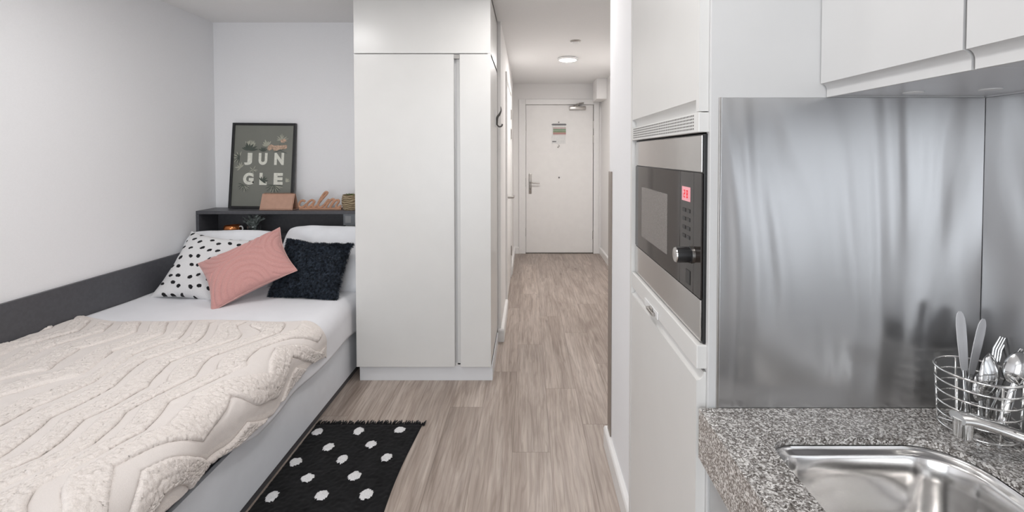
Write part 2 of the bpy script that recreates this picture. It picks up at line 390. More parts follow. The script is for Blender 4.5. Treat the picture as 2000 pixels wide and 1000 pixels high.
# wall behind the camera, with an unseen window added to light the room
bm = bmesh.new(); wx0, wx1, wz0, wz1 = -1.95, 0.05, 0.12, 2.28
box(bm, XL, wx0, YBACK-0.12, YBACK, 0, H); box(bm, wx1, XK, YBACK-0.12, YBACK, 0, H)
box(bm, wx0, wx1, YBACK-0.12, YBACK, 0, wz0); box(bm, wx0, wx1, YBACK-0.12, YBACK, wz1, H)
struct('wall_back', bm, M['wall'])
bm = bmesh.new()
for a in ((wx0, wx0+0.05, wz0, wz1), (wx1-0.05, wx1, wz0, wz1), (wx0, wx1, wz0, wz0+0.05), (wx0, wx1, wz1-0.05, wz1), (-0.98, -0.93, wz0, wz1)):
    box(bm, a[0], a[1], YBACK-0.09, YBACK-0.03, a[2], a[3])
win = struct('window_1', bm, M['charcoal'])
mk('pane', B(wx0+0.05, wx1-0.05, YBACK-0.064, YBACK-0.058, wz0+0.05, wz1-0.05, bev=0), M['glass'], win)

# baseboards
def skirt_profile(t=0.02, h=0.095): return [(0, 0), (t, 0), (t, h-0.012), (t-0.004, h-0.003), (t-0.008, h), (0, h)]
bm = bmesh.new(); prism(bm, [(0.384-p[0], p[1]) for p in skirt_profile(0.021)], 'Y', 1.56, 2.181); 
prism(bm, [(2.16+p[0], p[1]) for p in skirt_profile(0.021)], 'X', 0.3845, 0.998)
struct('baseboard_pillar', bm, M['trim'])
bm = bmesh.new(); prism(bm, [(XR-p[0], p[1]) for p in skirt_profile(0.021)], 'Y', 2.2, 6.41); struct('baseboard_corridor_right', bm, M['trim'])
bm = bmesh.new(); prism(bm, [(-0.20+p[0], p[1]) for p in skirt_profile(0.024)], 'Y', 3.411, 4.10)
prism(bm, [(3.41-p[0], p[1]) for p in skirt_profile(0.018)], 'X', -0.224, -0.176)
struct('baseboard_corridor_left', bm, M['trim'])
bm = bmesh.new(); prism(bm, [(-0.20+p[0], p[1]) for p in skirt_profile(0.024)], 'Y', 5.30, 6.43)
struct('baseboard_corridor_far', bm, M['trim'])
bm = bmesh.new(); prism(bm, [(YD-p[0], p[1]) for p in skirt_profile(0.018)], 'X', -0.18, -0.11)
prism(bm, [(YD-p[0], p[1]) for p in skirt_profile(0.018)], 'X', 0.985, 1.02); struct('baseboard_end', bm, M['trim'])

# entrance door
bm = bmesh.new()
box(bm, -0.125, -0.032, YD-0.022, YD+0.02, 0, 2.155, bev=0.004); box(bm, 0.915, 0.99, YD-0.022, YD+0.02, 0, 2.155, bev=0.004)
box(bm, -0.032, 0.915, YD-0.022, YD+0.02, 2.082, 2.155, bev=0.004)
struct('trim_1', bm, M['trim'])
d1 = struct('door_1', B(-0.026, 0.909, YD+0.002, YD+0.045, 0.012, 2.076, bev=0.002), M['door'])
mk('threshold', B(-0.03, 0.915, YD-0.012, YD+0.05, 0.0, 0.011, bev=0.002), M['dsatin'], d1)
bm = bmesh.new(); box(bm, 0.012, 0.052, YD-0.008, YD+0.004, 0.84, 1.12, bev=0.006); 
h = mk('handle_plate', bm, M['satin'], d1, smooth=40)
bm = bmesh.new(); tube(bm, catmull([(0.032, YD-0.005, 0.995), (0.032, YD-0.045, 0.995), (0.05, YD-0.058, 0.995), (0.10, YD-0.058, 0.993), (0.165, YD-0.054, 0.99)], 6), 0.009, 10)
mk('lever', bm, M['satin'], h, smooth=50)
bm = bmesh.new(); cyl(bm, (0.032, YD-0.012, 0.90), (0.032, YD-0.006, 0.90), 0.010); mk('thumb_turn', bm, M['dsatin'], h, smooth=40)
for z in (1.80, 1.60, 0.26):
    bm = bmesh.new(); box(bm, 0.905, 0.918, YD-0.006, YD+0.01, z-0.055, z+0.055, bev=0.002); cyl(bm, (0.912, YD-0.008, z-0.055), (0.912, YD-0.008, z+0.055), 0.006, n=12)
    mk('hinge', bm, M['satin'], d1, smooth=40)
bm = bmesh.new()
for z in (1.78, 1.00, 0.30): box(bm, -0.033, -0.028, YD-0.004, YD+0.004, z-0.06, z+0.06)
mk('strike_plate', bm, M['satin'], d1)
bm = bmesh.new(); cyl(bm, (0.435, YD-0.006, 1.065), (0.435, YD+0.004, 1.065), 0.011); mk('peephole', bm, M['dsatin'], d1, smooth=40)
bm = bmesh.new(); box(bm, 0.575, 0.80, YD-0.055, YD+0.002, 2.005, 2.055, bev=0.006); dc = mk('door_closer', bm, M['satin'], d1, smooth=40)
bm = bmesh.new(); tube(bm, [(0.63, YD-0.04, 2.058), (0.70, YD-0.10, 2.085), (0.77, YD-0.03, 2.10)], 0.009, 8); cyl(bm, (0.69, YD-0.035, 2.05), (0.69, YD-0.035, 2.075), 0.016)
mk('closer_arm', bm, M['satin'], dc, smooth=40)

# bathroom door in the left corridor wall (hinged far side)
bm = bmesh.new()
for y0, y1 in ((DY0-0.07, DY0+0.012), (DY1-0.012, DY1+0.07)): box(bm, -0.215, -0.184, y0, y1, 0, 2.0575, bev=0.001)
box(bm, -0.215, -0.184, DY0-0.07, DY1+0.07, 2.058, 2.13, bev=0.003)
struct('trim_2', bm, M['trim'])
d2 = struct('door_2', B(-0.235, -0.193, DY0+0.016, DY1-0.016, 0.01, 2.05, bev=0.002), M['door'])
for z in (1.84, 1.62, 0.30):
    bm = bmesh.new(); box(bm, -0.192, -0.180, DY1-0.022, DY1-0.004, z-0.055, z+0.055, bev=0.002); mk('hinge', bm, M['satin'], d2)
bm = bmesh.new(); cyl(bm, (-0.194, DY0+0.08, 0.995), (-0.186, DY0+0.08, 0.995), 0.027)
rz = mk('handle_rose', bm, M['satin'], d2, smooth=40)
bm = bmesh.new(); tube(bm, catmull([(-0.19, DY0+0.08, 0.995), (-0.15, DY0+0.08, 0.995), (-0.135, DY0+0.10, 0.995), (-0.133, DY0+0.20, 0.995)], 6), 0.010, 10)
mk('lever', bm, M['satin'], rz, smooth=50)

# boxed-in duct at the far right corner and brown strip on the pillar
tag(mk('duct_boxing', B(0.885, 1.019, 5.95, 6.30, 2.105, H-0.001, bev=0.004), M['hallwall']), 'white boxed duct up in the corner beside the entrance door', 'duct cover')
tag(mk('edge_strip', B(0.378, 0.3838, 2.09, 2.1595, 0.097, 1.318, bev=0.001), M['brown']), 'narrow brown vertical strip on the end of the white wall by the corridor', 'edge strip')

# ceiling lamps: the far corridor one, then unseen ones added to even the light
def lamp(loc, r, m, label):
    t = thing('ceiling_light', loc, label, 'ceiling light')
    bm = bmesh.new(); lathe(bm, [(r, 0), (r+0.012, -0.004), (r+0.014, -0.016), (r+0.006, -0.024), (r-0.004, -0.024), (r-0.004, -0.018), (r-0.004, 0)], n=48)
    mk('ring', bm, M['lampring'], t, smooth=40, local=True)
    bm = bmesh.new(); lathe(bm, [(r-0.005, -0.012), (r-0.005, -0.022), (r-0.02, -0.026), (0.001, -0.028)], n=48)
    mk('diffuser', bm, m, t, smooth=60, local=True)
lamp((0.405, 4.70, H), 0.088, M['glowhall'], 'round lit ceiling light in the corridor')
lamp((-0.02, 2.35, H), 0.088, M['fillmouth'], 'round ceiling fill light added above the corridor mouth, out of view')
lamp((-1.35, 1.85, H), 0.15, M['fillroom'], 'round ceiling fill light added straight above the bed, out of view')
lamp((-0.25, 0.55, H), 0.15, M['fillroom'], 'round ceiling fill light added above the kitchen floor, out of view')
lamp((-0.85, -1.1, H), 0.15, M['fillroom'], 'round ceiling fill light added near the window, out of view')
t = thing('smoke_detector', (0.41, 3.99, H), 'small round white ceiling sensor with dark rim nearer than the corridor light', 'smoke detector')
bm = bmesh.new(); lathe(bm, [(0.046, 0), (0.046, -0.006), (0.037, -0.013), (0.001, -0.0135)]); mk('base', bm, M['satin'], t, smooth=40, local=True)
bm = bmesh.new(); lathe(bm, [(0.036, -0.013), (0.030, -0.019), (0.001, -0.021)]); mk('sensor', bm, M['plast'], t, smooth=40, local=True)
bm = bmesh.new(); lathe(bm, [(0.05, 0), (0.05, -0.006), (0.03, -0.010), (0.001, -0.011)], (-1.21, 2.86, H))
tag(mk('ceiling_sensor', bm, M['plast'], smooth=40), 'faint flat white disc on the ceiling left of the wardrobe', 'ceiling sensor')

# ------------------------------------------------------------------ wardrobe
WX0, WX1, WY0, WY1 = -1.050, -0.225, 2.79, 3.408
t = thing('wardrobe', (-0.637, 3.1, 0), 'tall white fitted wardrobe between the bed and the corridor', 'wardrobe')
bm = bmesh.new()
box(bm, WX0, WX0+0.018, WY0+0.021, WY1, 0.09, H-0.003); box(bm, WX1-0.018, WX1, WY0+0.002, WY1, 0.09, H-0.003)
box(bm, WX0, WX1, WY1-0.01, WY1, 0.09, H-0.003); box(bm, WX0, WX1, WY0+0.022, WY1, 0.09, 0.108); box(bm, WX0, WX1, WY0+0.022, WY1, 1.99, 2.008)
box(bm, WX0, WX1, WY0+0.022, WY1, H-0.02, H-0.003); box(bm, -0.432, -0.416, WY0+0.022, WY1-0.012, 0.1, 1.99)
mk('body', bm, M['cab'], t)
mk('top_door', B(WX0+0.001, WX1-0.019+0.0185, WY0, WY0+0.020, 2.004, H-0.004, bev=0.0015), M['cab'], t)
mk('door', B(WX0+0.001, -0.447, WY0, WY0+0.020, 0.094, 1.999, bev=0.0015), M['cab'], t)
mk('door', B(-0.411, WX1-0.0005, WY0, WY0+0.020, 0.094, 1.999, bev=0.0015), M['cab'], t)
bm = bmesh.new(); prism(bm, [(-0.4465, WY0+0.004), (-0.4455, WY0+0.004), (-0.4455, WY0+0.030), (-0.4135, WY0+0.030), (-0.4135, WY0+0.004), (-0.4115, WY0+0.004), (-0.4115, WY0+0.032), (-0.4465, WY0+0.032)], 'Z', 0.100, 1.998)
ch = mk('handle_channel', bm, M['cabgrey'], t)
mk('channel_cap', B(-0.4455, -0.4125, WY0+0.001, WY0+0.029, 1.972, 1.996, bev=0.001), M['satin'], ch)
mk('plinth', B(WX0+0.013, WX1+0.007, WY0+0.022, WY1-0.06, 0.0, 0.0895, bev=0.001), M['plinth'], t)

# coat hook on the wardrobe side
t = thing('coat_hook', (WX1, 3.22, 1.585), 'dark metal coat hook on the corridor side of the wardrobe', 'hook')
mk('back_plate', B(WX1, WX1+0.004, 3.195, 3.245, 1.585, 1.70, bev=0.0015), M['plast'], t)
bm = bmesh.new()
tube(bm, catmull([(WX1+0.008, 3.22, 1.60), (WX1+0.012, 3.22, 1.65), (WX1+0.028, 3.22, 1.675), (WX1+0.038, 3.22, 1.70), (WX1+0.036, 3.22, 1.728)], 6), [0.008]*12+[0.0075, 0.007, 0.0065, 0.006, 0.0055, 0.005, 0.0045, 0.004, 0.0035, 0.003, 0.0025, 0.002, 0.0015], 10)
tube(bm, catmull([(WX1+0.008, 3.22, 1.64), (WX1+0.010, 3.22, 1.605), (WX1+0.024, 3.22, 1.588), (WX1+0.042, 3.22, 1.592), (WX1+0.047, 3.22, 1.606)], 6), 0.0055, 10)
mk('hook', bm, M['darkhook'], t, smooth=60)

# ------------------------------------------------------------------ bed
SX = -1.10
t = thing('bed_base', (-1.7, 2.2, 0), 'white storage bed base along the left wall under the mattress', 'bed')
mk('side_panel', B(SX-0.018, SX, 1.06, 3.20, 0.032, 0.292, bev=0.0015), M['bedwhite'], t)
mk('plinth', B(-2.311, SX-0.004, 1.08, 3.20, 0.0, 0.030, bev=0.001), M['charcoal'], t)
mk('foot_panel', B(-2.311, SX-0.02, 1.06, 1.078, 0.032, 0.292, bev=0.0015), M['bedwhite'], t)
mk('platform', B(-2.311, SX-0.019, 1.08, 3.20, 0.252, 0.270, bev=0), M['bedwhite'], t)
tag(mk('mattress', B(-2.305, SX-0.03, 1.10, 3.19, 0.272, 0.475, bev=0.03, seg=4), M['darkfab'], smooth=50), 'dark sided mattress under the white duvet', 'mattress')
tag(mk('side_board', B(XL+0.001, XL+0.018, 1.0, 3.20, 0.20, 0.738, bev=0.001), M['charcoal']), 'charcoal board along the wall beside the bed', 'wall board')

def vnoise(a, b, c=0.0): return noise.noise(Vector((a, b, c)))
def bed_surface(y0, y1, step, top, side_len, r, disp, hemf, yedge=None, xw=-2.309, sidex=SX, foot=0.0, edge_noise=None):
    flat = (sidex-r)-xw; arc = r*PI/2; S = flat+arc+side_len
    ns = int(S/step)+1; nt_ = int((y1-y0+foot)/step)+1
    P = np.zeros((nt_, ns, 3))
    for j in range(nt_):
        q = y0-foot + (y1-y0+foot)*j/(nt_-1)
        y = max(q, y0); fd = max(0.0, y0-q)
        hs = hemf(y); 
        for i in range(ns):
            s = S*i/(ns-1)
            if s > flat+arc: s2 = flat+arc+(s-flat-arc)/side_len*hs
            else: s2 = s
            if s2 < flat: x, z, nx, nz = xw+s2, top, 0.0, 1.0
            elif s2 < flat+arc:
                a = (s2-flat)/r; x, z, nx, nz = sidex-r+r*math.sin(a), top-r+r*math.cos(a), math.sin(a), math.cos(a)
            else: x, z, nx, nz = sidex, top-r-(s2-flat-arc), 1.0, 0.0
            d, dy = disp(s2, y, flat, arc)
            z -= fd
            P[j, i] = (x+nx*d, y+dy-(d if fd > 0 else 0), z+nz*d)
    return P
TOP = 0.500
def folds(s, y, flat, arc):
    d = 0.010*vnoise(s*2.2, y*1.8, 1.3) + 0.005*vnoise(s*6, y*4.0, 4.1)
    if s > flat: 
        k = min(1, (s-flat)/0.12); d += k*(0.010*math.sin(y*11+2.0*vnoise(y*2, 3))+0.006)
    d += 0.028*max(0, 1-s/0.22)**2
    return d
def dis_duvet(s, y, flat, arc):
    d = folds(s, y, flat, arc)+0.012 + 0.004*vnoise(s*9+2*y, y*3, 7)
    return d, 0.0
P = bed_surface(1.10, 3.14, 0.012, TOP, 0.14, 0.075, dis_duvet, lambda y: 0.120-0.050*min(1, max(0, (1.78-y)/0.3))+0.020*vnoise(y*3.0, 0.5)+(0.03*math.exp(-((y-2.98)/0.25)**2)), foot=0.16)
# thin the duvet: round it at the head end
duvet = tag(mk('duvet', gridmesh(P), M['duvet'], smooth=True), 'smooth white duvet covering the bed under the cream bedspread', 'duvet')
md = duvet.modifiers.new('thick', 'SOLIDIFY'); md.thickness = 0.012; md.offset = -1

def tri(x): x = x % 1.0; return 4*abs(x-0.5)-1
def band(s, y):
    """signed phase of the plush bands: >0 inside a raised band, 0..1 from edge to middle"""
    f = s + 0.040*tri(y/0.40+0.7*vnoise(s*1.9, 2.0)) + 0.11*vnoise(s*2.4, y*1.8, 9.0) + 0.02*vnoise(s*8, y*6, 2.0) - 0.07*y
    ph = (f/0.132) % 1.0; w_ = 0.60
    return (min(ph, w_-ph)/(w_/2), abs(ph-w_/2-0.03)) if ph < w_ else (-min(ph-w_, 1-ph)/(w_/2)-1e-6, 1)
def dis_spread(s, y, flat, arc):
    d = folds(s, y, flat, arc)+0.025
    e, c = band(s, y); fade = min(1, max(0, (2.375-y)/0.05)); h = 0
    if e > 0:
        h = min(1, e/0.16); h = h*h*(3-2*h)
        g = abs(vnoise(s*120, y*120, 2))+0.6*abs(vnoise(s*230, y*230, 5))
        h = h*(0.0062 + 0.0054*(1-g*1.9)) + 0.002*vnoise(s*24, y*24, 5)
        if c < 0.020 and vnoise(s*5, y*5, 12) > -0.1: h -= 0.0048*(1-c/0.020)
    else:
        h = 0.0010*vnoise(s*40, y*40, 3)
    if abs(e) < 0.25: h -= 0.0062*math.exp(-(e/0.085)**2)*min(1, max(0, (vnoise(s*3.5, y*3.0, 21)+0.35)*4))
    return d+h*fade, 0.0
P = bed_surface(1.08, 2.385, 0.0036, TOP, 0.14, 0.078, dis_spread, lambda y: 0.080+0.018*math.sin(y*7.5+0.6)+0.018*vnoise(y*6, 8.0), foot=0.12, sidex=SX+0.002)
MI = np.zeros((P.shape[0]-1, P.shape[1]-1), np.int32)
for j in range(MI.shape[0]):
    for i in range(MI.shape[1]):
        S_ = ((SX+0.002-0.078)+2.309)+0.078*PI/2+0.14
        if band(S_*i/(P.shape[1]-1), P[j, i, 1])[0] < 0: MI[j, i] = 1
# wavy head-side hem
for i in range(P.shape[1]):
    k = 0.012*vnoise(i*0.012, 4.4)
    P[-12:, i, 1] += k*np.linspace(0, 1, 12)
    P[-4:, i, 2] -= np.linspace(0, 0.012, 4)
spread = tag(mk('bedspread', gridmesh(P, MI), [M['tuft'], M['spreadflat']], smooth=True), 'cream tufted bedspread with wavy plush bands over the white duvet', 'bedspread')
md = spread.modifiers.new('thick', 'SOLIDIFY'); md.thickness = 0.006; md.offset = -1

# ---------------- cushions
def cushion_pts(W, Hh, T, n, k=0.07, dispf=None, a=0.42, rnd=0.0):
    """front/back grids of a pillow in local coords: x width, z height, y thickness (front is -y)"""
    F = np.zeros((n, n, 3)); Bk = np.zeros((n, n, 3))
    for j in range(n):
        for i in range(n):
            u = -1+2*i/(n-1); v = -1+2*j/(n-1)
            u = math.sin(u*PI/2)*0.35+u*0.65; v = math.sin(v*PI/2)*0.35+v*0.65
            x = W/2*u*(1-k*(1-v*v)*abs(u)**3)*(1-rnd*v**6); z = Hh/2*v*(1-k*(1-u*u)*abs(v)**3)*(1-rnd*1.3*u**6)
            th = T/2*((1-u*u)*(1-v*v))**a
            dd = dispf(x, z, u, v) if dispf else 0
            edge = min(1, th/(0.25*T/2))
            F[j, i] = (x, -(th+dd*edge), z); Bk[j, i] = (x, th, z)
    return F, Bk
def closed_cushion(F, Bk, matf=None):
    n = F.shape[0]; V = [tuple(p) for p in F.reshape(-1, 3)]; bidx = {}
    for j in range(n):
        for i in range(n):
            if i in (0, n-1) or j in (0, n-1): bidx[(j, i)] = j*n+i
            else: bidx[(j, i)] = len(V); V.append(tuple(Bk[j, i]))
    faces = []; mi = []
    for j in range(n-1):
        for i in range(n-1):
            faces.append((j*n+i, j*n+i+1, (j+1)*n+i+1, (j+1)*n+i)); mi.append(matf(*(F[j, i]+F[j+1, i+1])/2) if matf else 0)
            faces.append((bidx[(j, i)], bidx[(j+1, i)], bidx[(j+1, i+1)], bidx[(j, i+1)])); mi.append(0)
    me = bpy.data.meshes.new('c'); me.from_pydata(V, [], faces); me.polygons.foreach_set('material_index', mi); me.update(); return me
def frame_rot(lean, yaw, roll):
    """roll about the face normal, then lean back (top goes to +y), then yaw about z"""
    return (Matrix.Rotation(yaw, 3, 'Z') @ Matrix.Rotation(-lean, 3, 'X') @ Matrix.Rotation(roll, 3, 'Y')).to_euler()
R = math.radians
def wr(seed, amp=0.006, fr=7):
    return lambda x, z, u, v: amp*vnoise(x*fr+seed, z*fr*1.6, seed)+amp*0.5*vnoise(x*fr*2.5, z*fr*3+seed, 2*seed)
# two white pillows leaning on the headboard
for (x, y, z, W_, H_, yaw, rl, lab) in ((-2.000, 3.06, 0.670, 0.62, 0.44, 2, 0, 'left white pillow leaning on the headboard behind the spotted cushion'),
                           (-1.362, 3.06, 0.695, 0.59, 0.45, -3, 0, 'right white pillow leaning on the headboard behind the navy fur cushion')):
    F, Bk = cushion_pts(W_, H_, 0.16, 70, -0.01, wr(x, 0.016, 5), a=0.36, rnd=0.07)
    o = mk('pillow', closed_cushion(F, Bk), M['pillow'], smooth=True, local=True)
    o.location = (x, y, z); o.rotation_euler = frame_rot(R(24), R(yaw), R(rl)); tag(o, lab, 'pillow')
# spotted cushion
dots = []
random.seed(11)
gy = 0
for r_ in range(8):
    for c_ in range(8):
        px = -0.215+0.062*c_+(0.031 if r_ % 2 else 0)+random.uniform(-.012, .012); pz = -0.205+0.059*r_+random.uniform(-.012, .012)
        if abs(px) < 0.212 and abs(pz) < 0.212: dots.append((px, pz, random.uniform(0.0125, 0.0165), random.uniform(0.0085, 0.011), random.uniform(-0.6, 0.9)))
def indot(x, z):
    for (px, pz, a, b_, th) in dots:
        dx, dz = x-px, z-pz
        if abs(dx) < 0.018 and abs(dz) < 0.018:
            c, s = math.cos(th), math.sin(th); q = ((dx*c+dz*s)/a)**2+((-dx*s+dz*c)/b_)**2
            if q < 1.0: return 1-q
    return 0
F, Bk = cushion_pts(0.46, 0.46, 0.15, 150, 0.15, lambda x, z, u, v: wr(3.0, 0.006, 7)(x, z, u, v)+0.004*min(1, 2*indot(x, z)))
o = mk('spotted_cushion', closed_cushion(F, Bk, lambda x, y, z: 1 if indot(x, z) > 0 else 0), [M['dotwhite'], M['dotblack']], smooth=True, local=True)
o.location = (-2.02, 2.885, 0.682); o.rotation_euler = frame_rot(R(38), R(4), R(9)); tag(o, 'white cushion with small black tufted spots, leftmost on the bed', 'cushion')
# pink plush cushion with carved arcs
def arcs(x, z, u, v):
    d1_ = math.hypot(x+0.02, (z+0.17)*0.8); d2_ = math.hypot(x-0.25, z-0.03); d3_ = math.hypot(x+0.06, (z-0.19)*1.2)
    q = d2_ if x > 0.115 else (d1_ if z < 0.07+0.2*x else d3_)
    k = (q/0.033) % 1.0
    return -0.0065*math.exp(-((k-0.5)/0.15)**2) + wr(8.0, 0.005, 6)(x, z, u, v)
F, Bk = cushion_pts(0.475, 0.355, 0.14, 120, 0.115, arcs, rnd=0.01)
o = mk('pink_cushion', closed_cushion(F, Bk), M['pink'], smooth=True, local=True)
o.location = (-1.675, 2.74, 0.722); o.rotation_euler = frame_rot(R(40), R(5), R(-31)); tag(o, 'dusty pink oblong cushion with carved curved lines, propped slanting in front', 'cushion')
n = F.shape[0]
loop = [F[0, i] for i in range(0, n, 4)]+[F[j, n-1] for j in range(0, n, 4)]+[F[n-1, i] for i in range(n-1, -1, -4)]+[F[j, 0] for j in range(n-1, -1, -4)]
bm = bmesh.new(); tube(bm, [Vector(p) for p in loop[::2]], 0.0032, 6, closed=True)
mk('piping', bm, M['pinkpipe'], o, smooth=True, local=True)
# navy fur cushion
F, Bk = cushion_pts(0.43, 0.36, 0.14, 40, 0.09, wr(5.0, 0.006, 7))
o = mk('fur_cushion', closed_cushion(F, Bk), M['navyfur'], smooth=True, local=True)
o.location = (-1.352, 2.865, 0.676); o.rotation_euler = frame_rot(R(30), R(-4), R(3)); tag(o, 'navy blue shaggy fur cushion in front of the right white pillow', 'cushion')
random.seed(5)
V = []; Fc = []
n = F.shape[0]
def bil(A, a, b_):
    i = min(int(a), n-2); j = min(int(b_), n-2); fa, fb = a-i, b_-j
    return A[j, i]*(1-fa)*(1-fb)+A[j, i+1]*fa*(1-fb)+A[j+1, i]*(1-fa)*fb+A[j+1, i+1]*fa*fb
for q in range(24000):
    side = F if random.random() < 0.8 else Bk; sg = -1 if side is F else 1
    a, b_ = random.uniform(0, n-1), random.uniform(0, n-1)
    if random.random() < 0.12:
        if random.random() < 0.5: a = random.choice((0.0, n-1.0))
        else: b_ = random.choice((0.0, n-1.0))
    p = bil(side, a, b_); u = 2*a/(n-1)-1; v = 2*b_/(n-1)-1
    cl = (vnoise(p[0]*22, p[2]*22, 1.0), vnoise(p[0]*22, p[2]*22, 6.0))
    d = Vector((u**3*0.9+cl[0]*1.3+random.gauss(0, 0.25), sg*0.75, v**3*0.9-0.45+cl[1]*1.3+random.gauss(0, 0.25))).normalized()
    L_ = random.uniform(0.013, 0.024); wv = Vector((random.gauss(0, 1), random.gauss(0, 0.3), random.gauss(0, 1))).cross(d)
    if wv.length < 1e-3: continue
    wv = wv.normalized()*0.0013; p = Vector(p); b0 = len(V); mid = p+d*L_*0.6; tip = p+d*L_+Vector((0, 0, -0.004))
    V += [p-wv, p+wv, mid+wv*0.8, mid-wv*0.8, tip]; Fc += [(b0, b0+1, b0+2, b0+3), (b0+3, b0+2, b0+4)]
me = bpy.data.meshes.new('fur'); me.from_pydata([tuple(v) for v in V], [], Fc)
f_ = mk('fur', me, M['navyfur'], o, local=True); f_['kind'] = 'stuff'

# ------------------------------------------------------------------ headboard shelf and what stands on it
SY0 = 3.222
t = thing('headboard_shelf', (-1.7, 3.33, 0), 'charcoal headboard unit with open niche and shelf top at the head of the bed', 'headboard')
mk('shelf_top', B(XL+0.001, WX0-0.003, SY0, YB-0.001, 0.975, 0.998, bev=0.001), M['charcoal'], t)
mk('side_panel', B(XL+0.001, XL+0.022, SY0, YB-0.012, 0.0, 0.974, bev=0.001), M['charcoal'], t)
mk('back_panel', B(XL+0.001, WX0-0.003, YB-0.010, YB-0.001, 0.0, 0.974, bev=0), M['charcoal'], t)
mk('niche_floor', B(XL+0.023, WX0-0.003, SY0, YB-0.011, 0.798, 0.820, bev=0.001), M['charcoal'], t)
mk('front_panel', B(XL+0.023, WX0-0.003, SY0, SY0+0.018, 0.0, 0.797, bev=0.001), M['charcoal'], t)
yb = YB-0.010
t = thing('wall_socket', (-1.32, yb-0.012, 0.868), 'grey socket plate under the shelf beside the wardrobe', 'socket')
mk('plate', B(-1.372, -1.226, yb-0.012, yb, 0.868, 0.954, bev=0.002), M['socket'], t)
for x in (-1.335, -1.262): mk('socket_face', B(x-0.022, x+0.022, yb-0.014, yb-0.012, 0.885, 0.937, bev=0.001), M['plast'], t)
t = thing('switch_box', (-1.30, SY0+0.10, 0.8205), 'low white plastic box in the niche behind the right pillow', 'plastic box')
mk('box', B(-1.325, -1.20, SY0+0.06, SY0+0.13, 0.8205, 0.868, bev=0.003), M['plast'], t)
mk('lid', B(-1.327, -1.198, SY0+0.058, SY0+0.132, 0.8685, 0.875, bev=0.002), M['plast'], t)

# poster
def text_mesh(body, size, bold=0.0, extr=0.0):
    cu = bpy.data.curves.new('txt', 'FONT'); cu.body = body; cu.size = size; cu.offset = bold; cu.extrude = extr; cu.align_x = 'CENTER'
    o = bpy.data.objects.new('txt', cu); col.objects.link(o)
    dg = bpy.context.evaluated_depsgraph_get(); dg.update()
    me = bpy.data.meshes.new_from_object(o.evaluated_get(dg)); bpy.data.objects.remove(o); return me
PWd, PHt = 0.468, 0.630
t = thing('framed_poster', (-1.953, 3.360, 0.9985), 'black framed JUNGLE poster leaning on the wall atop the shelf', 'poster', rot=(R(-5.5), R(0.5), R(0)))
bm = bmesh.new(); fw = 0.017
box(bm, -PWd/2, -PWd/2+fw, -0.010, 0.010, 0, PHt, bev=0.0015); box(bm, PWd/2-fw, PWd/2, -0.010, 0.010, 0, PHt, bev=0.0015)
box(bm, -PWd/2+fw, PWd/2-fw, -0.010, 0.010, 0, fw, bev=0.0015); box(bm, -PWd/2+fw, PWd/2-fw, -0.010, 0.010, PHt-fw, PHt, bev=0.0015)
mk('frame', bm, M['black'], t, local=True)
pr_ = mk('print', B(-PWd/2+fw, PWd/2-fw, -0.001, 0.004, fw, PHt-fw, bev=0), M['poster'], t, local=True)
bm = bmesh.new()
pw = PWd/640
def px(x, y, row): return ((x-(395 if row == 0 else 382))*pw, (925-y)*PHt/860)
def addtext(ch, x0, x1, y0, y1, row):
    me = text_mesh(ch, 1.0, 0.055); co = np.array([v.co[:] for v in me.vertices]); lo, hi = co.min(0), co.max(0); bm = bmesh.new()
    a, b_ = px(x0, y1, row), px(x1, y0, row); b0 = bmesh.new(); b0.from_mesh(me)
    for v in b0.verts:
        v.co = Vector((a[0]+(v.co.x-lo[0])/(hi[0]-lo[0])*(b_[0]-a[0]), -0.0016, a[1]+(v.co.y-lo[1])/(hi[1]-lo[1])*(b_[1]-a[1])))
    tmp = bpy.data.meshes.new('tmp'); b0.to_mesh(tmp); b0.free(); bm.from_mesh(tmp); mk('letter', bm, M['letter'], pr_, local=True)
for a in (('J', 205, 285, 368, 490, 0), ('U', 350, 438, 368, 488, 0), ('N', 508, 605, 365, 488, 0), ('G', 192, 297, 568, 688, 1), ('L', 355, 430, 568, 690, 1), ('E', 498, 590, 568, 686, 1)): addtext(*a)
def leafshape(bm, x, z, ang, L_, W_, y):
    pts = []
    for k in range(7):
        s = k/6; pts.append((s*L_, W_*math.sin(PI*s)**0.8/2 if 0 < k < 6 else 0))
    for k in range(5, 0, -1): pts.append((pts[k][0], -pts[k][1]))
    c, s = math.cos(ang), math.sin(ang)
    bm.faces.new([bm.verts.new((x+p[0]*c-p[1]*s, y, z+p[0]*s+p[1]*c)) for p in pts])
random.seed(9)
def clump(bm, cx, cy, row, nl, L_, W_, y, a0=20, a1=160):
    x, z = px(cx, cy, row)
    for k in range(nl):
        leafshape(bm, x, z, R(a0+(a1-a0)*k/(nl-1)+random.uniform(-6, 6)), L_*random.uniform(0.75, 1.1), W_, y-0.00002*k)
bm = bmesh.new()
clump(bm, 575, 235, 0, 9, 0.050, 0.007, -0.0020, -10, 190); clump(bm, 150, 420, 0, 6, 0.05, 0.008, -0.0021, 70, 260); clump(bm, 280, 310, 0, 4, 0.05, 0.014, -0.0021, 60, 120); clump(bm, 300, 540, 0, 6, 0.04, 0.006, -0.0021, 0, 340); clump(bm, 430, 300, 0, 5, 0.05, 0.014, -0.0021, 60, 160)
clump(bm, 175, 520, 0, 6, 0.042, 0.009, -0.0020, 50, 210); clump(bm, 240, 300, 0, 4, 0.045, 0.012, -0.0020, 70, 120)
clump(bm, 210, 700, 1, 7, 0.045, 0.005, -0.0020, 190, 350); clump(bm, 510, 695, 1, 8, 0.06, 0.006, -0.0020, 195, 350); clump(bm, 620, 660, 1, 4, 0.04, 0.008, -0.002, 20, 80)
mk('pale_leaves', bm, M['leafpale'], pr_, local=True)
bm = bmesh.new()
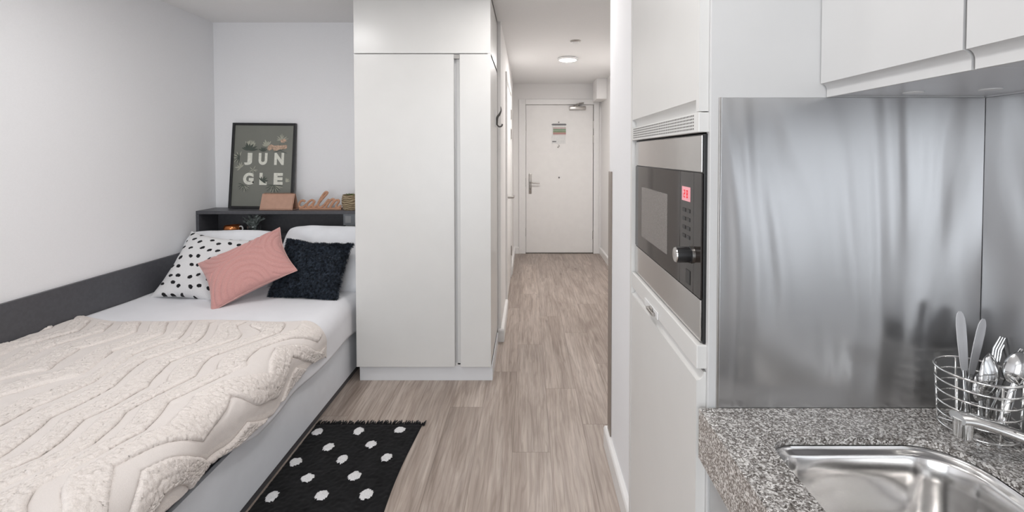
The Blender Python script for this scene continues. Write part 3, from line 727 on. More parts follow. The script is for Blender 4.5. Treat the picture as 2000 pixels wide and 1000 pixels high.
clump(bm, 250, 345, 0, 9, 0.062, 0.015, -0.0023, 15, 165); clump(bm, 160, 420, 0, 6, 0.045, 0.008, -0.0023, 100, 250); clump(bm, 395, 355, 0, 6, 0.045, 0.010, -0.0024, 40, 150)
clump(bm, 385, 655, 1, 6, 0.042, 0.010, -0.0025, -20, 130); clump(bm, 500, 690, 1, 8, 0.07, 0.006, -0.0025, 175, 355); clump(bm, 560, 345, 0, 7, 0.06, 0.005, -0.0024, -15, 195); clump(bm, 200, 690, 1, 6, 0.05, 0.006, -0.0024, 170, 330)
mk('dark_leaves', bm, M['leafdark'], pr_, local=True)
bm = bmesh.new()
def blob(pts, y):
    bm.faces.new([bm.verts.new((px(a, b_, 0)[0], y, px(a, b_, 0)[1])) for a, b_ in pts])
blob([(440, 300), (470, 280), (500, 292), (560, 290), (630, 285), (632, 318), (610, 328), (560, 330), (525, 345), (500, 345), (490, 325), (455, 345), (432, 330)], -0.0030)
blob([(560, 235), (605, 222), (625, 245), (600, 262), (570, 262)], -0.0030)
mk('tan_shapes', bm, M['catorange'], pr_, local=True)

# desk calendar
t = thing('desk_calendar', (-1.787, 3.305, 0.9985), 'tan card desk calendar in front of the poster', 'calendar')
bm = bmesh.new(); wq = 0.117
def slab(bm, x0, x1, p0, p1, th=0.002):
    (ya, za), (yc, zc) = p0, p1; d = Vector((0, yc-ya, zc-za)).normalized(); nrm = Vector((0, -d.z, d.y))*th
    vs = [bm.verts.new(Vector((x, y, z))+o_) for o_ in (Vector((0, 0, 0)), nrm) for (x, y, z) in ((x0, ya, za), (x1, ya, za), (x1, yc, zc), (x0, yc, zc))]
    for f in ((0, 1, 2, 3), (4, 7, 6, 5), (0, 4, 5, 1), (1, 5, 6, 2), (2, 6, 7, 3), (3, 7, 4, 0)): bm.faces.new([vs[i] for i in f])
slab(bm, -wq, wq, (-0.045, 0.0025), (-0.004, 0.113)); slab(bm, -wq, wq, (0.045, 0.0025), (0.004, 0.113)); slab(bm, -wq, wq, (0.045, 0.003), (-0.045, 0.003))
mk('stand', bm, M['tan'], t, local=True)
bm = bmesh.new(); slab(bm, -wq+0.008, wq-0.006, (-0.046, 0.010), (-0.0115, 0.098), 0.003); mk('pages', bm, M['tan'], t, local=True)
bm = bmesh.new()
for k in range(26):
    x = -wq+0.012+k*(2*wq-0.024)/25
    tube(bm, [(x, 0.009*math.cos(a), 0.112+0.007*math.sin(a)) for a in [2*PI*i/10 for i in range(10)]], 0.0011, 5, closed=True)
mk('wire_binding', bm, M['wood'], t, smooth=True, local=True)

# calm script sign
t = thing('word_sign', (-1.49, 3.30, 0.9985), 'wooden script sign reading calm on the shelf', 'sign')
def q(x, y): return ((x/14.285+570-627.0)*0.003646, 0.0, (712-y)/14.285*0.00362+0.0005)
strokes = [
 [(385, 490), (350, 460), (280, 470), (222, 540), (215, 620), (270, 655), (350, 625), (430, 555)],
 [(645, 480), (590, 445), (510, 480), (445, 560), (440, 640), (500, 645), (590, 560), (660, 470), (610, 560), (595, 630), (640, 655), (720, 600)],
 [(720, 610), (800, 500), (900, 380), (1000, 270), (1015, 225), (960, 225), (880, 320), (800, 450), (755, 560), (760, 640), (820, 655), (900, 600)],
 [(900, 610), (990, 500), (1045, 440), (1060, 465), (1010, 560), (960, 650), (1030, 550), (1120, 440), (1190, 420), (1190, 470), (1130, 570), (1090, 650), (1160, 550), (1250, 455), (1330, 450), (1330, 500), (1270, 590), (1265, 645), (1320, 655), (1400, 600)]]
bm = bmesh.new()
for s_ in strokes: tube(bm, catmull([q(*p) for p in s_], 5), 0.0052, 8, flat=(1.9, 1.0) if False else (1.0, 1.6))
mk('letters', bm, M['wood'], t, smooth=50, local=True)
mk('base_bar', B(-0.148, 0.155, -0.013, 0.013, 0.0, 0.014, bev=0.002), M['wood'], t, local=True)

# wicker planter
t = thing('wicker_planter', (-1.268, 3.315, 0.9985), 'small wicker pot with green sprigs at the right end of the shelf', 'planter')
bm = bmesh.new(); prof = []
for k in range(25):
    z = 0.108*k/24; prof.append((0.058+0.012*math.sin(z/0.108*PI*0.9)+0.0018*math.cos(k*PI), z))
prof += [(0.056, 0.108), (0.054, 0.09), (0.001, 0.09)]
lathe(bm, prof, n=40); mk('pot', bm, M['wicker'], t, smooth=60, local=True)
random.seed(21); bm = bmesh.new()
for k in range(60):
    a = random.uniform(0, 2*PI); r_ = random.uniform(0, 0.048); d = Vector((math.cos(a)*0.8, math.sin(a)*0.8, random.uniform(0.3, 1.0))).normalized(); s_ = d.cross(Vector((0, 0, 1))).normalized()*0.006
    p = Vector((math.cos(a)*r_, math.sin(a)*r_, 0.094)); L_ = random.uniform(0.015, 0.032)
    v = [bm.verts.new(x) for x in (p, p+d*L_*0.5+s_, p+d*L_, p+d*L_*0.5-s_)]; bm.faces.new(v)
mk('sprigs', bm, M['green'], t, local=True)

# copper pot in the niche
t = thing('copper_mug', (-2.115, 3.285, 0.8205), 'shiny copper coloured mug in the headboard niche', 'mug')
bm = bmesh.new(); lathe(bm, [(0.036, 0), (0.048, 0.006), (0.055, 0.03), (0.054, 0.052), (0.050, 0.066), (0.047, 0.067), (0.049, 0.052), (0.045, 0.012), (0.001, 0.010)], n=40); mk('cup', bm, M['copper'], t, smooth=60, local=True)
bm = bmesh.new(); tube(bm, catmull([(0.047, 0, 0.056), (0.066, 0, 0.060), (0.075, 0, 0.045), (0.068, 0, 0.026), (0.051, 0, 0.020)], 5), 0.0045, 8); mk('handle', bm, M['plast'], t, smooth=True, local=True)

# artificial plant in a glass, in the niche
t = thing('potted_sprig', (-1.968, 3.30, 0.8205), 'small grey-green leafy sprig in a glass in the headboard niche', 'plant')
bm = bmesh.new(); lathe(bm, [(0.034, 0), (0.042, 0.004), (0.046, 0.05), (0.044, 0.062), (0.041, 0.062), (0.043, 0.05), (0.038, 0.008), (0.001, 0.007)], n=32); mk('glass', bm, M['glass'], t, smooth=60, local=True)
random.seed(31); bm = bmesh.new(); bs = bmesh.new()
for k in range(20):
    a = 2*PI*k/20+random.uniform(-.2, .2); rr = random.uniform(0.03, 0.10); zt = random.uniform(0.085, 0.150)-rr*0.15
    P0, P1, P2 = Vector((0.01*math.cos(a), 0.01*math.sin(a), 0.012)), Vector((rr*0.4*math.cos(a), rr*0.4*math.sin(a), zt*0.7)), Vector((rr*math.cos(a), min(0.085, max(-0.06, rr*math.sin(a))), zt))
    cv = catmull([P0, P1, P2], 5); tube(bs, cv, 0.0013, 5)
    for i in range(4, len(cv)):
        for sd in (-1, 1):
            tdir = (cv[i]-cv[i-1]).normalized(); s_ = tdir.cross(Vector((0, 0, 1))).normalized()*sd
            d = (tdir*0.7+s_*0.9+Vector((0, 0, random.uniform(-.2, .6)))).normalized(); L_ = random.uniform(0.016, 0.026); wv = d.cross(Vector((random.uniform(-1, 1), random.uniform(-1, 1), 0.5))).normalized()*L_*0.28
            p = cv[i]; v = [bm.verts.new(x) for x in (p, p+d*L_*0.4+wv, p+d*L_, p+d*L_*0.4-wv)]; bm.faces.new(v)
mk('leaves', bm, M['sage'], t, local=True); mk('stems', bs, M['sage'], t, local=True)

# ------------------------------------------------------------------ rug
random.seed(17)
RX0, RX1, RY0, RY1 = -1.092, -0.552, 1.25, 2.335
rd = [(619, 848), (699, 846), (778, 844), (641, 878), (724, 873), (577, 907), (669, 902), (757, 899), (601, 939), (695, 935), (530, 975), (630, 973), (719, 971)]
def unproj(x, y):
    f = 900; py = 300+f*math.tan(CAM_P); a = (x-1031)/f; b_ = (y-py)/f
    d = (a, math.cos(CAM_P)-b_*math.sin(CAM_P), -math.sin(CAM_P)-b_*math.cos(CAM_P)); t_ = -1.4/d[2]; return d[0]*t_, d[1]*t_
RD = [unproj(*p) for p in rd]
yy = 1.70
for r_ in range(4):
    for c_ in range(3): RD.append((-1.02+0.19*c_+(0.06 if r_ % 2 else 0), yy-0.115*r_-0.02*c_))
RS = [(random.uniform(0.022, 0.027), random.uniform(0.026, 0.032), random.uniform(0, 9)) for _ in RD]
def rdot(x, y):
    for (cx, cy), (a, b_, s_) in zip(RD, RS):
        dx, dy = x-cx, y-cy
        if abs(dx) < 0.045 and abs(dy) < 0.045:
            th = math.atan2(dy, dx); k = 1+0.16*vnoise(math.cos(th)*2+s_, math.sin(th)*2, s_)
            qd = math.hypot(dx/a, dy/b_)/k
            if qd < 1: return 1-qd
    return 0
ST = 0.005; nx, ny = int((RX1-RX0)/ST)+1, int((RY1-RY0)/ST)+1
P = np.zeros((ny, nx, 3)); mi = np.zeros((ny-1, nx-1), np.int32)
for j in range(ny):
    for i in range(nx):
        x = RX0+(RX1-RX0)*i/(nx-1); y = RY0+(RY1-RY0)*j/(ny-1)
        wx = x + (i/(nx-1))*0.014*math.sin((y-RY0)*5.2+1.2) 
        dd = rdot(x, y); e = min(i, j, nx-1-i, ny-1-j)
        z = 0.010 + 0.0025*vnoise(x*60, y*60, 1)+0.0015*vnoise(x*160, y*160, 2) + (0.005*min(1, dd*4) if dd > 0 else 0)
        P[j, i] = (wx, y, z if e > 0 else 0.001)
        if dd > 0 and j < ny-1 and i < nx-1: mi[j, i] = 1
t = thing('rug', ((RX0+RX1)/2, (RY0+RY1)/2, 0), 'black rug with white spots and a fringe on the floor beside the bed', 'rug')
mk('pile', gridmesh(P, mi), [M['rug'], M['rugdot']], t, smooth=True)
bm = bmesh.new()
for k in range(95):
    x = RX0+0.004+(RX1-RX0+0.015)*k/94; y = RY1-0.004; L_ = random.uniform(0.020, 0.048); dx = random.uniform(-0.012, 0.012)
    tube(bm, [(x, y, 0.007), (x+dx*0.4, y+L_*0.5, 0.006+random.uniform(0, 0.006)), (x+dx, y+L_, 0.0042+random.uniform(0, 0.004))], [0.0038, 0.0036, 0.0022], 6)
mk('fringe', bm, M['rug'], t, smooth=True)

# ------------------------------------------------------------------ tall kitchen cabinet
FX = 0.335; TY0, TY1 = 0.905, 1.478
t = thing('tall_cabinet', (0.62, 1.2, 0), 'tall white kitchen cabinet housing the built-in microwave', 'cabinet')
bm = bmesh.new()
box(bm, 0.357, XK-0.002, 1.480, 1.498, 0.0, H-0.003); box(bm, 0.366, XK-0.002, 0.9165, 1.48, 0.935, 0.953); box(bm, 0.366, XK-0.002, 0.9165, 1.48, 1.452, 1.468)
box(bm, XK-0.012, XK-0.002, 0.9165, 1.48, 0.1, H-0.003); box(bm, 0.366, XK-0.002, 0.9165, 1.48, H-0.02, H-0.003)
box(bm, 0.334, 0.384, 1.4805, 1.4985, 0.0, H-0.003)
mk('body', bm, M['cab'], t)
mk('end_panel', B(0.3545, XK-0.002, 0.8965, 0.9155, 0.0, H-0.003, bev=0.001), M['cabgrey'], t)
def pull_door(bm, y0, y1, z0, z1, x, th, depth=0.015, hh=0.022, where='bottom', end=0.0):
    """door slab lying in the YZ plane (front at -x) with a scooped finger pull along its bottom or top"""
    pr = []
    def sgn(z): return z if where == 'bottom' else (z0+z1-z)
    pr.append((x, sgn(z1))); pr.append((x, sgn(z0+hh+0.014)))
    for k in range(1, 7):
        a = PI/2*k/6; pr.append((x+depth*math.sin(a)*1.0, sgn(z0+hh+0.014-0.014*(1-math.cos(a)))))
    pr.append((x+depth, sgn(z0))); pr.append((x+th, sgn(z0))); pr.append((x+th, sgn(z1)))
    prism(bm, pr, 'Y', y0+end, y1)
    if end > 0: box(bm, x, x+th, y0, y0+end-0.0001, z0, z1)
    return bm
bm = bmesh.new(); pull_door(bm, TY0, TY1, 1.483, H-0.008, FX, 0.019, 0.013, 0.010, end=0.016); mk('upper_door', bm, M['cab'], t, smooth=35)
bm = bmesh.new(); pull_door(bm, TY0, TY1, 0.105, 0.966, FX, 0.019, 0.014, 0.003, where='top', end=0.0); mk('lower_door', bm, M['cab'], t, smooth=35)
# ventilation grille
mk('vent_panel', B(FX-0.001, 0.355, TY0-0.002, TY1, 1.442, 1.481, bev=0.0015), M['cab'], t)
bm = bmesh.new()
for a in range(62):
    for b_ in range(5):
        y = 0.93+a*0.0086; z = 1.448+b_*0.0066
        box(bm, FX-0.0014, FX-0.0008, y, y+0.0038, z, z+0.0034)
mk('vent_holes', bm, M['hole'], t)['kind'] = 'stuff'
mk('trim_rail', B(FX, 0.3555, TY0, TY1, 0.972, 1.0195, bev=0.002), M['cab'], t)
t2 = thing('latch', (FX, 1.24, 0.97), 'small metal latch on the rail under the microwave', 'latch')
mk('plate', B(FX-0.0035, FX-0.0003, 1.17, 1.30, 0.974, 0.992, bev=0.001), M['plast'], t2)
bm = bmesh.new(); box(bm, FX-0.012, FX-0.0035, 1.19, 1.25, 0.976, 0.984, bev=0.001); box(bm, FX-0.008, FX-0.0036, 1.21, 1.235, 0.984, 0.990, bev=0.001); mk('tongue', bm, M['satin'], t2)

# microwave
OX = 0.3445; OY0, OY1 = 0.914, 1.472
t = thing('built_in_microwave', (0.45, 1.19, 1.021), 'built-in stainless microwave oven with black glass door', 'microwave')
mk('housing', B(0.366, 0.78, 0.93, 1.46, 1.023, 1.43, bev=0.002), M['black'], t)
mk('bezel', B(OX+0.004, 0.3655, OY0-0.0045, OY1+0.004, 1.021, 1.4395, bev=0.001), M['black'], t)
mk('upper_trim', B(OX, OX+0.0035, OY0, OY1, 1.363, 1.4365, bev=0.0008), M['ovensteel'], t)
mk('lower_trim', B(OX, OX+0.0035, OY0, OY1, 1.0235, 1.107, bev=0.0008), M['ovensteel'], t)
dr = mk('glass_door', B(OX, OX+0.0035, 1.0415, OY1, 1.109, 1.3605, bev=0.0006), M['glassblk'], t)
mk('window', B(OX-0.0005, OX+0.0005, 1.135, 1.39, 1.150, 1.300, bev=0), M['ovenwin'], dr)
cp = mk('control_panel', B(OX, OX+0.0035, 0.956, 1.0395, 1.109, 1.3605, bev=0.0006), M['glassblk'], t)
mk('side_strip', B(OX, OX+0.0035, OY0, 0.9545, 1.109, 1.3605, bev=0.0006), M['glassblk'], t)
dsp = mk('display', B(OX-0.0006, OX+0.0002, 0.975, 1.027, 1.297, 1.328, bev=0), M['disp'], cp)
bm = bmesh.new()
def seg7(bm, yc, zc, segs, w_=0.0085, h_=0.017, th=0.0022):
    X0, X1 = OX-0.0011, OX-0.0007
    S_ = {'a': (-w_/2, w_/2, h_/2-th, h_/2), 'g': (-w_/2, w_/2, -th/2, th/2), 'd': (-w_/2, w_/2, -h_/2, -h_/2+th),
          'f': (w_/2-th, w_/2, 0, h_/2), 'e': (w_/2-th, w_/2, -h_/2, 0), 'b': (-w_/2, -w_/2+th, 0, h_/2), 'c': (-w_/2, -w_/2+th, -h_/2, 0)}
    for k in segs: a = S_[k]; box(bm, X0, X1, yc+a[0], yc+a[1], zc+a[2], zc+a[3])
seg7(bm, 1.010, 1.3125, 'abged'); seg7(bm, 0.993, 1.3125, 'abcdefg')
mk('digits', bm, M['digit'], dsp)
for a, z in enumerate((1.277, 1.258, 1.239, 1.220)):
    for y in (1.012, 0.985):
        bm = bmesh.new(); box(bm, OX-0.0012, OX, y-0.009, y+0.009, z-0.004, z+0.004, bev=0.0005); mk('button', bm, M['black'], cp)
bm = bmesh.new(); box(bm, OX-0.0012, OX, 0.972, 0.998, 1.120, 1.150, bev=0.0006); mk('door_button', bm, M['black'], cp)
bm = bmesh.new(); lathe(bm, [(0.0185, 0.0), (0.0185, -0.004), (0.0168, -0.005), (0.0168, -0.030), (0.016, -0.0325), (0.001, -0.0325)], (OX, 0.968, 1.187), n=40, axis='X')
kn = mk('knob', bm, M['black'], cp, smooth=40)
bm = bmesh.new(); lathe(bm, [(0.0158, -0.0326), (0.0150, -0.0345), (0.001, -0.0350)], (OX, 0.968, 1.187), n=40, axis='X'); mk('knob_cap', bm, M['ovensteel'], kn, smooth=40)
bm = bmesh.new(); lathe(bm, [(0.0190, -0.0001), (0.0190, -0.003), (0.0186, -0.003), (0.001, -0.0031)], (OX, 0.968, 1.187), n=40, axis='X'); mk('knob_ring', bm, M['satin'], kn, smooth=40)

# ------------------------------------------------------------------ wall cabinets
UX = 0.566
def wall_cab(y0, y1, label):
    t = thing('wall_cabinet', (0.73, (y0+y1)/2, 1.512), label, 'cabinet')
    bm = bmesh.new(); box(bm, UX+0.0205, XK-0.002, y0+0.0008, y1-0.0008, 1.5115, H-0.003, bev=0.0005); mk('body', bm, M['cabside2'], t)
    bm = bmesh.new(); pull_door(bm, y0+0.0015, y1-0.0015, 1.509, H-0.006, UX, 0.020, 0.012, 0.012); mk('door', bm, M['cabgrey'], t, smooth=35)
    return t
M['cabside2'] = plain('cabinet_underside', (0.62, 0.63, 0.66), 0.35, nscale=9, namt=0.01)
ta = wall_cab(0.602, 0.8955, 'wall cabinet with scooped finger pull beside the tall cabinet panel')
tb = wall_cab(0.10, 0.600, 'wall cabinet nearest the camera at the top right corner')
tc_ = wall_cab(-0.40, 0.098, 'wall cabinet further along outside the photo')
for tt, (x, y) in ((ta, (0.80, 0.80)), (ta, (0.70, 0.84)), (tb, (0.72, 0.55))):
    bm = bmesh.new(); lathe(bm, [(0.016, 0.0), (0.016, -0.0015), (0.001, -0.002)], (x, y, 1.5115), n=32); mk('spotlight', bm, M['plast'], tt, smooth=40)

# ------------------------------------------------------------------ splashbacks
tag(mk('splashback', B(0.3745, 0.8845, 0.8935, 0.896, 0.9005, 1.5085, bev=0.0006), M['steel']), 'brushed steel splashback panel on the end of the tall cabinet', 'splashback')
tag(mk('splashback', B(0.8850, 0.8875, -1.2, 0.8955, 0.9005, 1.5085, bev=0.0006), M['steel']), 'brushed steel splashback panel on the side wall behind the cutlery basket', 'splashback')
bm = bmesh.new(); box(bm, 0.3700, 0.3742, 0.892, 0.896, 0.9005, 1.5085, bev=0.0006)
tag(mk('splashback_trim', bm, M['satin']), 'slim metal trim down the left edge of the splashback', 'trim')

# ------------------------------------------------------------------ worktop with sink
def rrect(x0, x1, y0, y1, rs, n=10):
    """rs: radii for corners (x0,y1),(x1,y1),(x1,y0),(x0,y0); clockwise from left-back"""
    out = []
    for (cx, cy, r, a0) in ((x0+rs[0], y1-rs[0], rs[0], 180), (x1-rs[1], y1-rs[1], rs[1], 90), (x1-rs[2], y0+rs[2], rs[2], 0), (x0+rs[3], y0+rs[3], rs[3], -90)):
        for k in range(n+1):
            a = R(a0-90*k/n); out.append((cx+r*math.cos(a), cy+r*math.sin(a)))
    return out
CX0, CX1, CY0, CY1, CZ, CT = 0.336, 0.8845, -1.2, 0.893, 0.900, 0.098
hole = rrect(0.416, 0.742, 0.40, 0.798, (0.045, 0.085, 0.085, 0.045))
bm = bmesh.new()
outer = [(CX0, CY0), (CX1, CY0), (CX1, CY1), (CX0, CY1)]
def loopv(pts, z): return [bm.verts.new((p[0], p[1], z)) for p in pts]
top_o, top_i = loopv(outer, CZ), loopv(hole, CZ)
ed = []
for lp in (top_o, top_i):
    for k in range(len(lp)): ed.append(bm.edges.new((lp[k], lp[(k+1) % len(lp)])))
bmesh.ops.triangle_fill(bm, use_beauty=True, use_dissolve=False, edges=ed)
bot_o, mid_i = loopv(outer, CZ-CT), loopv(hole, CZ-0.012)
for A_, B_ in ((top_o, bot_o), (top_i, mid_i)):
    K = len(A_)
    for k in range(K): bm.faces.new((A_[k], A_[(k+1) % K], B_[(k+1) % K], B_[k]))
tag(mk('worktop', bm, M['quartz'], origin=(0, 0, 0)), 'speckled grey stone worktop around the sink', 'worktop')
# sink bowl: nested rounded rectangles
bm = bmesh.new(); rings = []
def ins(d, z, extra=0.0):
    pts = rrect(0.416+d, 0.742-d, 0.40+d, 0.798-d, tuple(max(0.012, r_-d*0.6+extra) for r_ in (0.045, 0.085, 0.085, 0.045)))
    rings.append([bm.verts.new((p[0], p[1], z)) for p in pts])
ins(-0.012, CZ-0.0135); ins(0.0015, CZ-0.0130); ins(0.003, CZ-0.0155); ins(0.0045, CZ-0.019); ins(0.010, CZ-0.021); ins(0.013, CZ-0.026)
ins(0.016, CZ-0.06); ins(0.020, CZ-0.11)
for k in range(1, 8):
    a = PI/2*k/7; ins(0.020+0.035*(1-math.cos(a))*1.0, CZ-0.11-0.04*math.sin(a), 0.005*k)
ins(0.085, CZ-0.152, 0.03); ins(0.11, CZ-0.154, 0.03)
for a_, b_ in zip(rings[:-1], rings[1:]):
    K = len(a_)
    for k in range(K): bm.faces.new((a_[k], a_[(k+1) % K], b_[(k+1) % K], b_[k]))
bm.faces.new(rings[-1])
t = thing('sink', (0.582, 0.59, CZ-0.155), 'stainless steel sink bowl set under the worktop', 'sink')
so = mk('bowl', bm, M['sinksteel'], t, smooth=60)
bm = bmesh.new(); lathe(bm, [(0.030, 0.0), (0.032, 0.003), (0.026, 0.004), (0.022, 0.001), (0.001, 0.001)], (0.582, 0.59, CZ-0.1535), n=32); mk('drain', bm, M['chrome'], t, smooth=40)
# base cabinet
t = thing('base_cabinet', (0.62, -0.15, 0), 'grey base cabinet under the worktop', 'cabinet')
bm = bmesh.new(); box(bm, 0.378, XK-0.003, 0.8745, 0.8925, 0.10, CZ-CT-0.001); box(bm, 0.378, XK-0.003, CY0, CY0+0.018, 0.10, CZ-CT-0.001); box(bm, 0.378, XK-0.003, CY0+0.0185, 0.874, 0.10, 0.118)
mk('body', bm, M['cabside'], t)
for k in range(3): mk('door', B(0.358, 0.377, 0.891-0.6*(k+1)+0.003, 0.891-0.6*k, 0.10, CZ-CT-0.006, bev=0.0015), M['cabside'], t)
mk('plinth', B(0.40, 0.418, CY0, 0.892, 0.0, 0.099, bev=0), M['cabside'], t)

# ------------------------------------------------------------------ tap
t = thing('kitchen_tap', (0.842, 0.722, CZ), 'chrome mixer tap with a flat spout over the sink', 'tap')
bm = bmesh.new(); lathe(bm, [(0.026, 0), (0.026, 0.006), (0.021, 0.010), (0.021, 0.075), (0.019, 0.080), (0.001, 0.081)], (0.842, 0.722, CZ), n=32); mk('body', bm, M['chrome'], t, smooth=50)
bm = bmesh.new()
sp_path = catmull([(0.838, 0.722, 0.930), (0.81, 0.732, 0.938), (0.775, 0.740, 0.950), (0.73, 0.744, 0.964), (0.703, 0.744, 0.968)], 6)
tube(bm, sp_path, 1.0, 16, flat=(0.015, 0.0085)); mk('spout', bm, M['chrome'], t, smooth=50)
bm = bmesh.new(); cyl(bm, (0.713, 0.744, 0.966), (0.711, 0.742, 0.938), 0.0135, 0.0125, 20); mk('nozzle', bm, M['chrome'], t, smooth=50)
bm = bmesh.new(); tube(bm, catmull([(0.842, 0.722, 0.982), (0.842, 0.71, 0.998), (0.842, 0.67, 1.01)], 5), 0.006, 10); mk('lever', bm, M['chrome'], t, smooth=50)

# ------------------------------------------------------------------ cutlery basket
BC = Vector((0.812, 0.822, CZ)); BR = 0.060; BH = 0.108
t = thing('cutlery_basket', BC, 'round chrome wire cutlery basket in the worktop corner', 'basket')
NR = 6
for k in range(NR):
    z = 0.006+(BH-0.006)*k/(NR-1); r_ = BR*(1.0-0.02*(NR-1-k))
    bm = bmesh.new(); tube(bm, [(r_*math.cos(a), r_*math.sin(a), z) for a in [2*PI*i/48 for i in range(48)]], 0.0018 if k < NR-1 else 0.0022, 8, closed=True)
    mk('ring', bm, M['chrome'], t, smooth=True, local=True)
for k in range(6):
    a = 2*PI*(k+0.3)/6
    bm = bmesh.new(); tube(bm, [(0.0*math.cos(a), 0.0, 0.004), (BR*0.88*math.cos(a), BR*0.88*math.sin(a), 0.004), ((BR-0.002)*0.93*math.cos(a), (BR-0.002)*0.93*math.sin(a), 0.012), ((BR-0.0025)*math.cos(a), (BR-0.0025)*math.sin(a), BH)], 0.0016, 8); mk('upright', bm, M['chrome'], t, smooth=True, local=True)
for a in (0, 2.1, 4.2):
    bm = bmesh.new(); tube(bm, [(0.048*math.cos(a)+0.005*math.cos(b_), 0.048*math.sin(a)+0.005*math.sin(b_), 0.0016) for b_ in [2*PI*i/12 for i in range(12)]], 0.0014, 6, closed=True)
    mk('foot', bm, M['chrome'], t, smooth=True, local=True)

def flatshape(bm, prof, th, y=0, bend=None):
    """prof: list (z, halfwidth); symmetric blade in XZ with thickness th in Y"""
    fr = []; bk = []
    for z, w_ in prof:
        by = bend(z) if bend else 0
        fr.append((bm.verts.new((-w_, -th/2+by, z)), bm.verts.new((w_, -th/2+by, z)))); bk.append((bm.verts.new((-w_, th/2+by, z)), bm.verts.new((w_, th/2+by, z))))
    for i in range(len(prof)-1):
        bm.faces.new((fr[i][0], fr[i][1], fr[i+1][1], fr[i+1][0])); bm.faces.new((bk[i][0], bk[i+1][0], bk[i+1][1], bk[i][1]))
        bm.faces.new((fr[i][0], fr[i+1][0], bk[i+1][0], bk[i][0])); bm.faces.new((fr[i][1], bk[i][1], bk[i+1][1], fr[i+1][1]))
    for i in (0, -1): bm.faces.new((fr[i][0], bk[i][0], bk[i][1], fr[i][1]))
def orient(p0, p1, spin):
    d = (Vector(p1)-Vector(p0)).normalized(); qd = Vector((0, 0, 1)).rotation_difference(d)
    return (qd.to_matrix() @ Matrix.Rotation(spin, 3, 'Z')).to_euler()
def handle_bm(L_=0.10):
    bm = bmesh.new(); tube(bm, [(0, 0, 0), (0, 0, 0.004), (0, 0, L_*0.5), (0, 0, L_)], [0.55, 1.0, 0.8, 0.5], 12, flat=(0.0085, 0.0035)); return bm
def knife(p0, p1, spin, label):
    t = thing('table_knife', p0, label, 'knife', 'cutlery in the wire basket', rot=orient(p0, p1, spin)); L_ = (Vector(p1)-Vector(p0)).length
    mk('handle', handle_bm(L_-0.105), M['cutlery'], t, smooth=50, local=True)
    bm = bmesh.new(); s0 = L_-0.110
    flatshape(bm, [(s0, 0.004), (s0+0.01, 0.0075), (s0+0.03, 0.0092), (s0+0.06, 0.0105), (s0+0.085, 0.0105), (s0+0.098, 0.0092), (s0+0.106, 0.0062), (s0+0.110, 0.0025)], 0.0012)
    mk('blade', bm, M['knife'], t, local=True)
def spoon(p0, p1, spin, label, sc_=1.0):
    t = thing('spoon', p0, label, 'spoon', 'cutlery in the wire basket', rot=orient(p0, p1, spin)); L_ = (Vector(p1)-Vector(p0)).length
    mk('handle', handle_bm(L_-0.055*sc_), M['cutlery'], t, smooth=50, local=True)
    n1, n2 = 14, 12; bl = 0.033*sc_; bw = 0.0215*sc_; zc = L_-bl; Pg = np.zeros((n1, n2, 3))
    for i in range(n1):
        s = -1+2*i/(n1-1); hw = bw*math.sqrt(max(0.0004, 1-s*s))*(1-0.12*s)
        for j in range(n2):
            u = -1+2*j/(n2-1); Pg[i, j] = (hw*u, 0.010*sc_*(1-s*s)*(1-u*u)-0.001, zc+bl*s)
    o = mk('bowl', gridmesh(Pg), M['cutlery'], t, smooth=True, local=True); md = o.modifiers.new('th', 'SOLIDIFY'); md.thickness = 0.0012
def fork(p0, p1, spin, label):
    t = thing('fork', p0, label, 'fork', 'cutlery in the wire basket', rot=orient(p0, p1, spin)); L_ = (Vector(p1)-Vector(p0)).length
    mk('handle', handle_bm(L_-0.075), M['cutlery'], t, smooth=50, local=True)
    bm = bmesh.new(); flatshape(bm, [(L_-0.080, 0.0035), (L_-0.065, 0.008), (L_-0.055, 0.012), (L_-0.045, 0.0125)], 0.0016)
    for x in (-0.0108, -0.0036, 0.0036, 0.0108): tube(bm, [(x, 0, L_-0.047), (x, 0.002, L_-0.025), (x*0.95, -0.002, L_)], [0.0018, 0.0016, 0.0009], 6)
    mk('head', bm, M['cutlery'], t, local=True)
c = BC
knife((c.x-0.012, c.y+0.002, CZ+0.007), (c.x-0.004, c.y+0.033, CZ+0.205), R(8), 'table knife standing nearly upright, left one of the two knives')
knife((c.x-0.010, c.y+0.020, CZ+0.007), (c.x+0.038, c.y+0.030, CZ+0.192), R(12), 'table knife leaning to the right, right one of the two knives')
spoon((c.x+0.008, c.y-0.012, CZ+0.007), (c.x+0.008, c.y-0.012, CZ+0.146), R(200), 'polished spoon with its bowl up in the middle of the basket', 1.3)
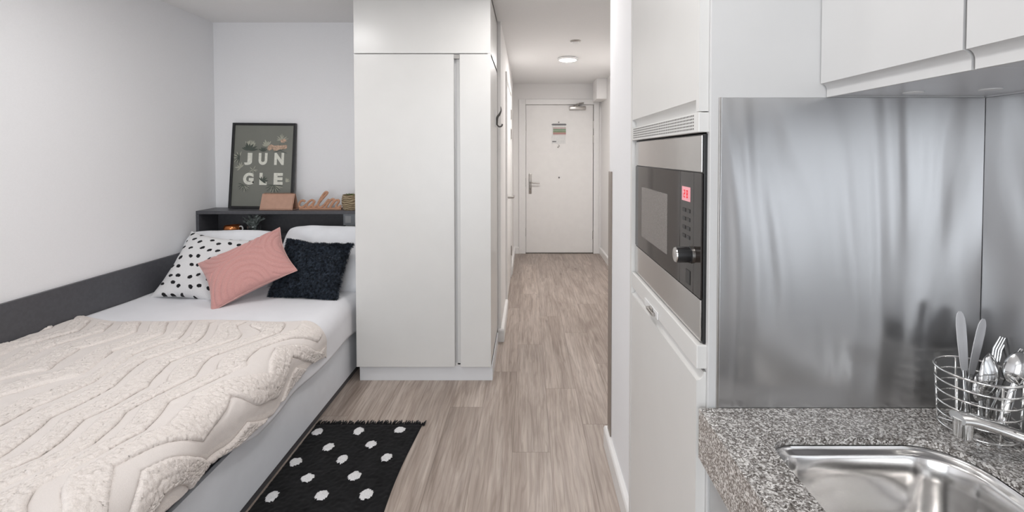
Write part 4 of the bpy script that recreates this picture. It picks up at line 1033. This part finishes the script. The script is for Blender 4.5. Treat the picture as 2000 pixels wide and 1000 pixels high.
spoon((c.x-0.012, c.y-0.020, CZ+0.007), (c.x-0.006, c.y-0.010, CZ+0.110), R(195), 'short spoon low in the basket in front of the middle spoon', 0.8)
spoon((c.x+0.010, c.y-0.030, CZ+0.007), (c.x+0.052, c.y-0.028, CZ+0.155), R(150), 'spoon leaning out over the right side of the basket', 0.95)
fork((c.x+0.020, c.y+0.018, CZ+0.007), (c.x+0.068, c.y+0.024, CZ+0.160), R(15), 'fork with tines up at the back of the basket, nearer the corner')
fork((c.x+0.018, c.y+0.004, CZ+0.007), (c.x+0.070, c.y-0.006, CZ+0.152), R(30), 'fork with tines up against the side wall splashback')

# ------------------------------------------------------------------ notice on the entrance door
yq = YD-0.001
t = thing('door_notice', (0.43, yq, 1.53), 'small notice with coloured stripes on the entrance door', 'notice')
mk('sheet', B(0.335, 0.525, yq-0.001, yq+0.001, 1.535, 1.795, bev=0), M['paper'], t)
bm = bmesh.new(); prism(bm, [(0.325, 1.802), (0.345, 1.816), (0.525, 1.816), (0.540, 1.802), (0.525, 1.792), (0.345, 1.792)], 'Y', yq-0.004, yq); mk('header', bm, M['gry1'], t)
for z0, z1, m in ((1.752, 1.760, 'red1'), (1.725, 1.742, 'grn1'), (1.706, 1.720, 'grn1'), (1.694, 1.703, 'olv1'), (1.676, 1.690, 'red1'), (1.662, 1.668, 'red1')):
    mk('stripe', B(0.350, 0.530, yq-0.0025, yq-0.001, z0, z1, bev=0), M[m], t)
mk('stamp', B(0.340, 0.395, yq-0.0025, yq-0.001, 1.560, 1.575, bev=0), M['gry1'], t)
bm = bmesh.new(); cyl(bm, (0.430, yq-0.004, 1.835), (0.430, yq+0.001, 1.835), 0.009, n=16); mk('pin', bm, M['dsatin'], t)
bm = bmesh.new(); tube(bm, catmull([(0.43, yq-0.006, 1.52), (0.438, yq-0.012, 1.505), (0.425, yq-0.012, 1.49), (0.415, yq-0.006, 1.495)], 4), 0.005, 8)
tag(mk('door_hook', bm, M['satin'], smooth=True), 'tiny metal hook on the entrance door below the notice', 'hook')
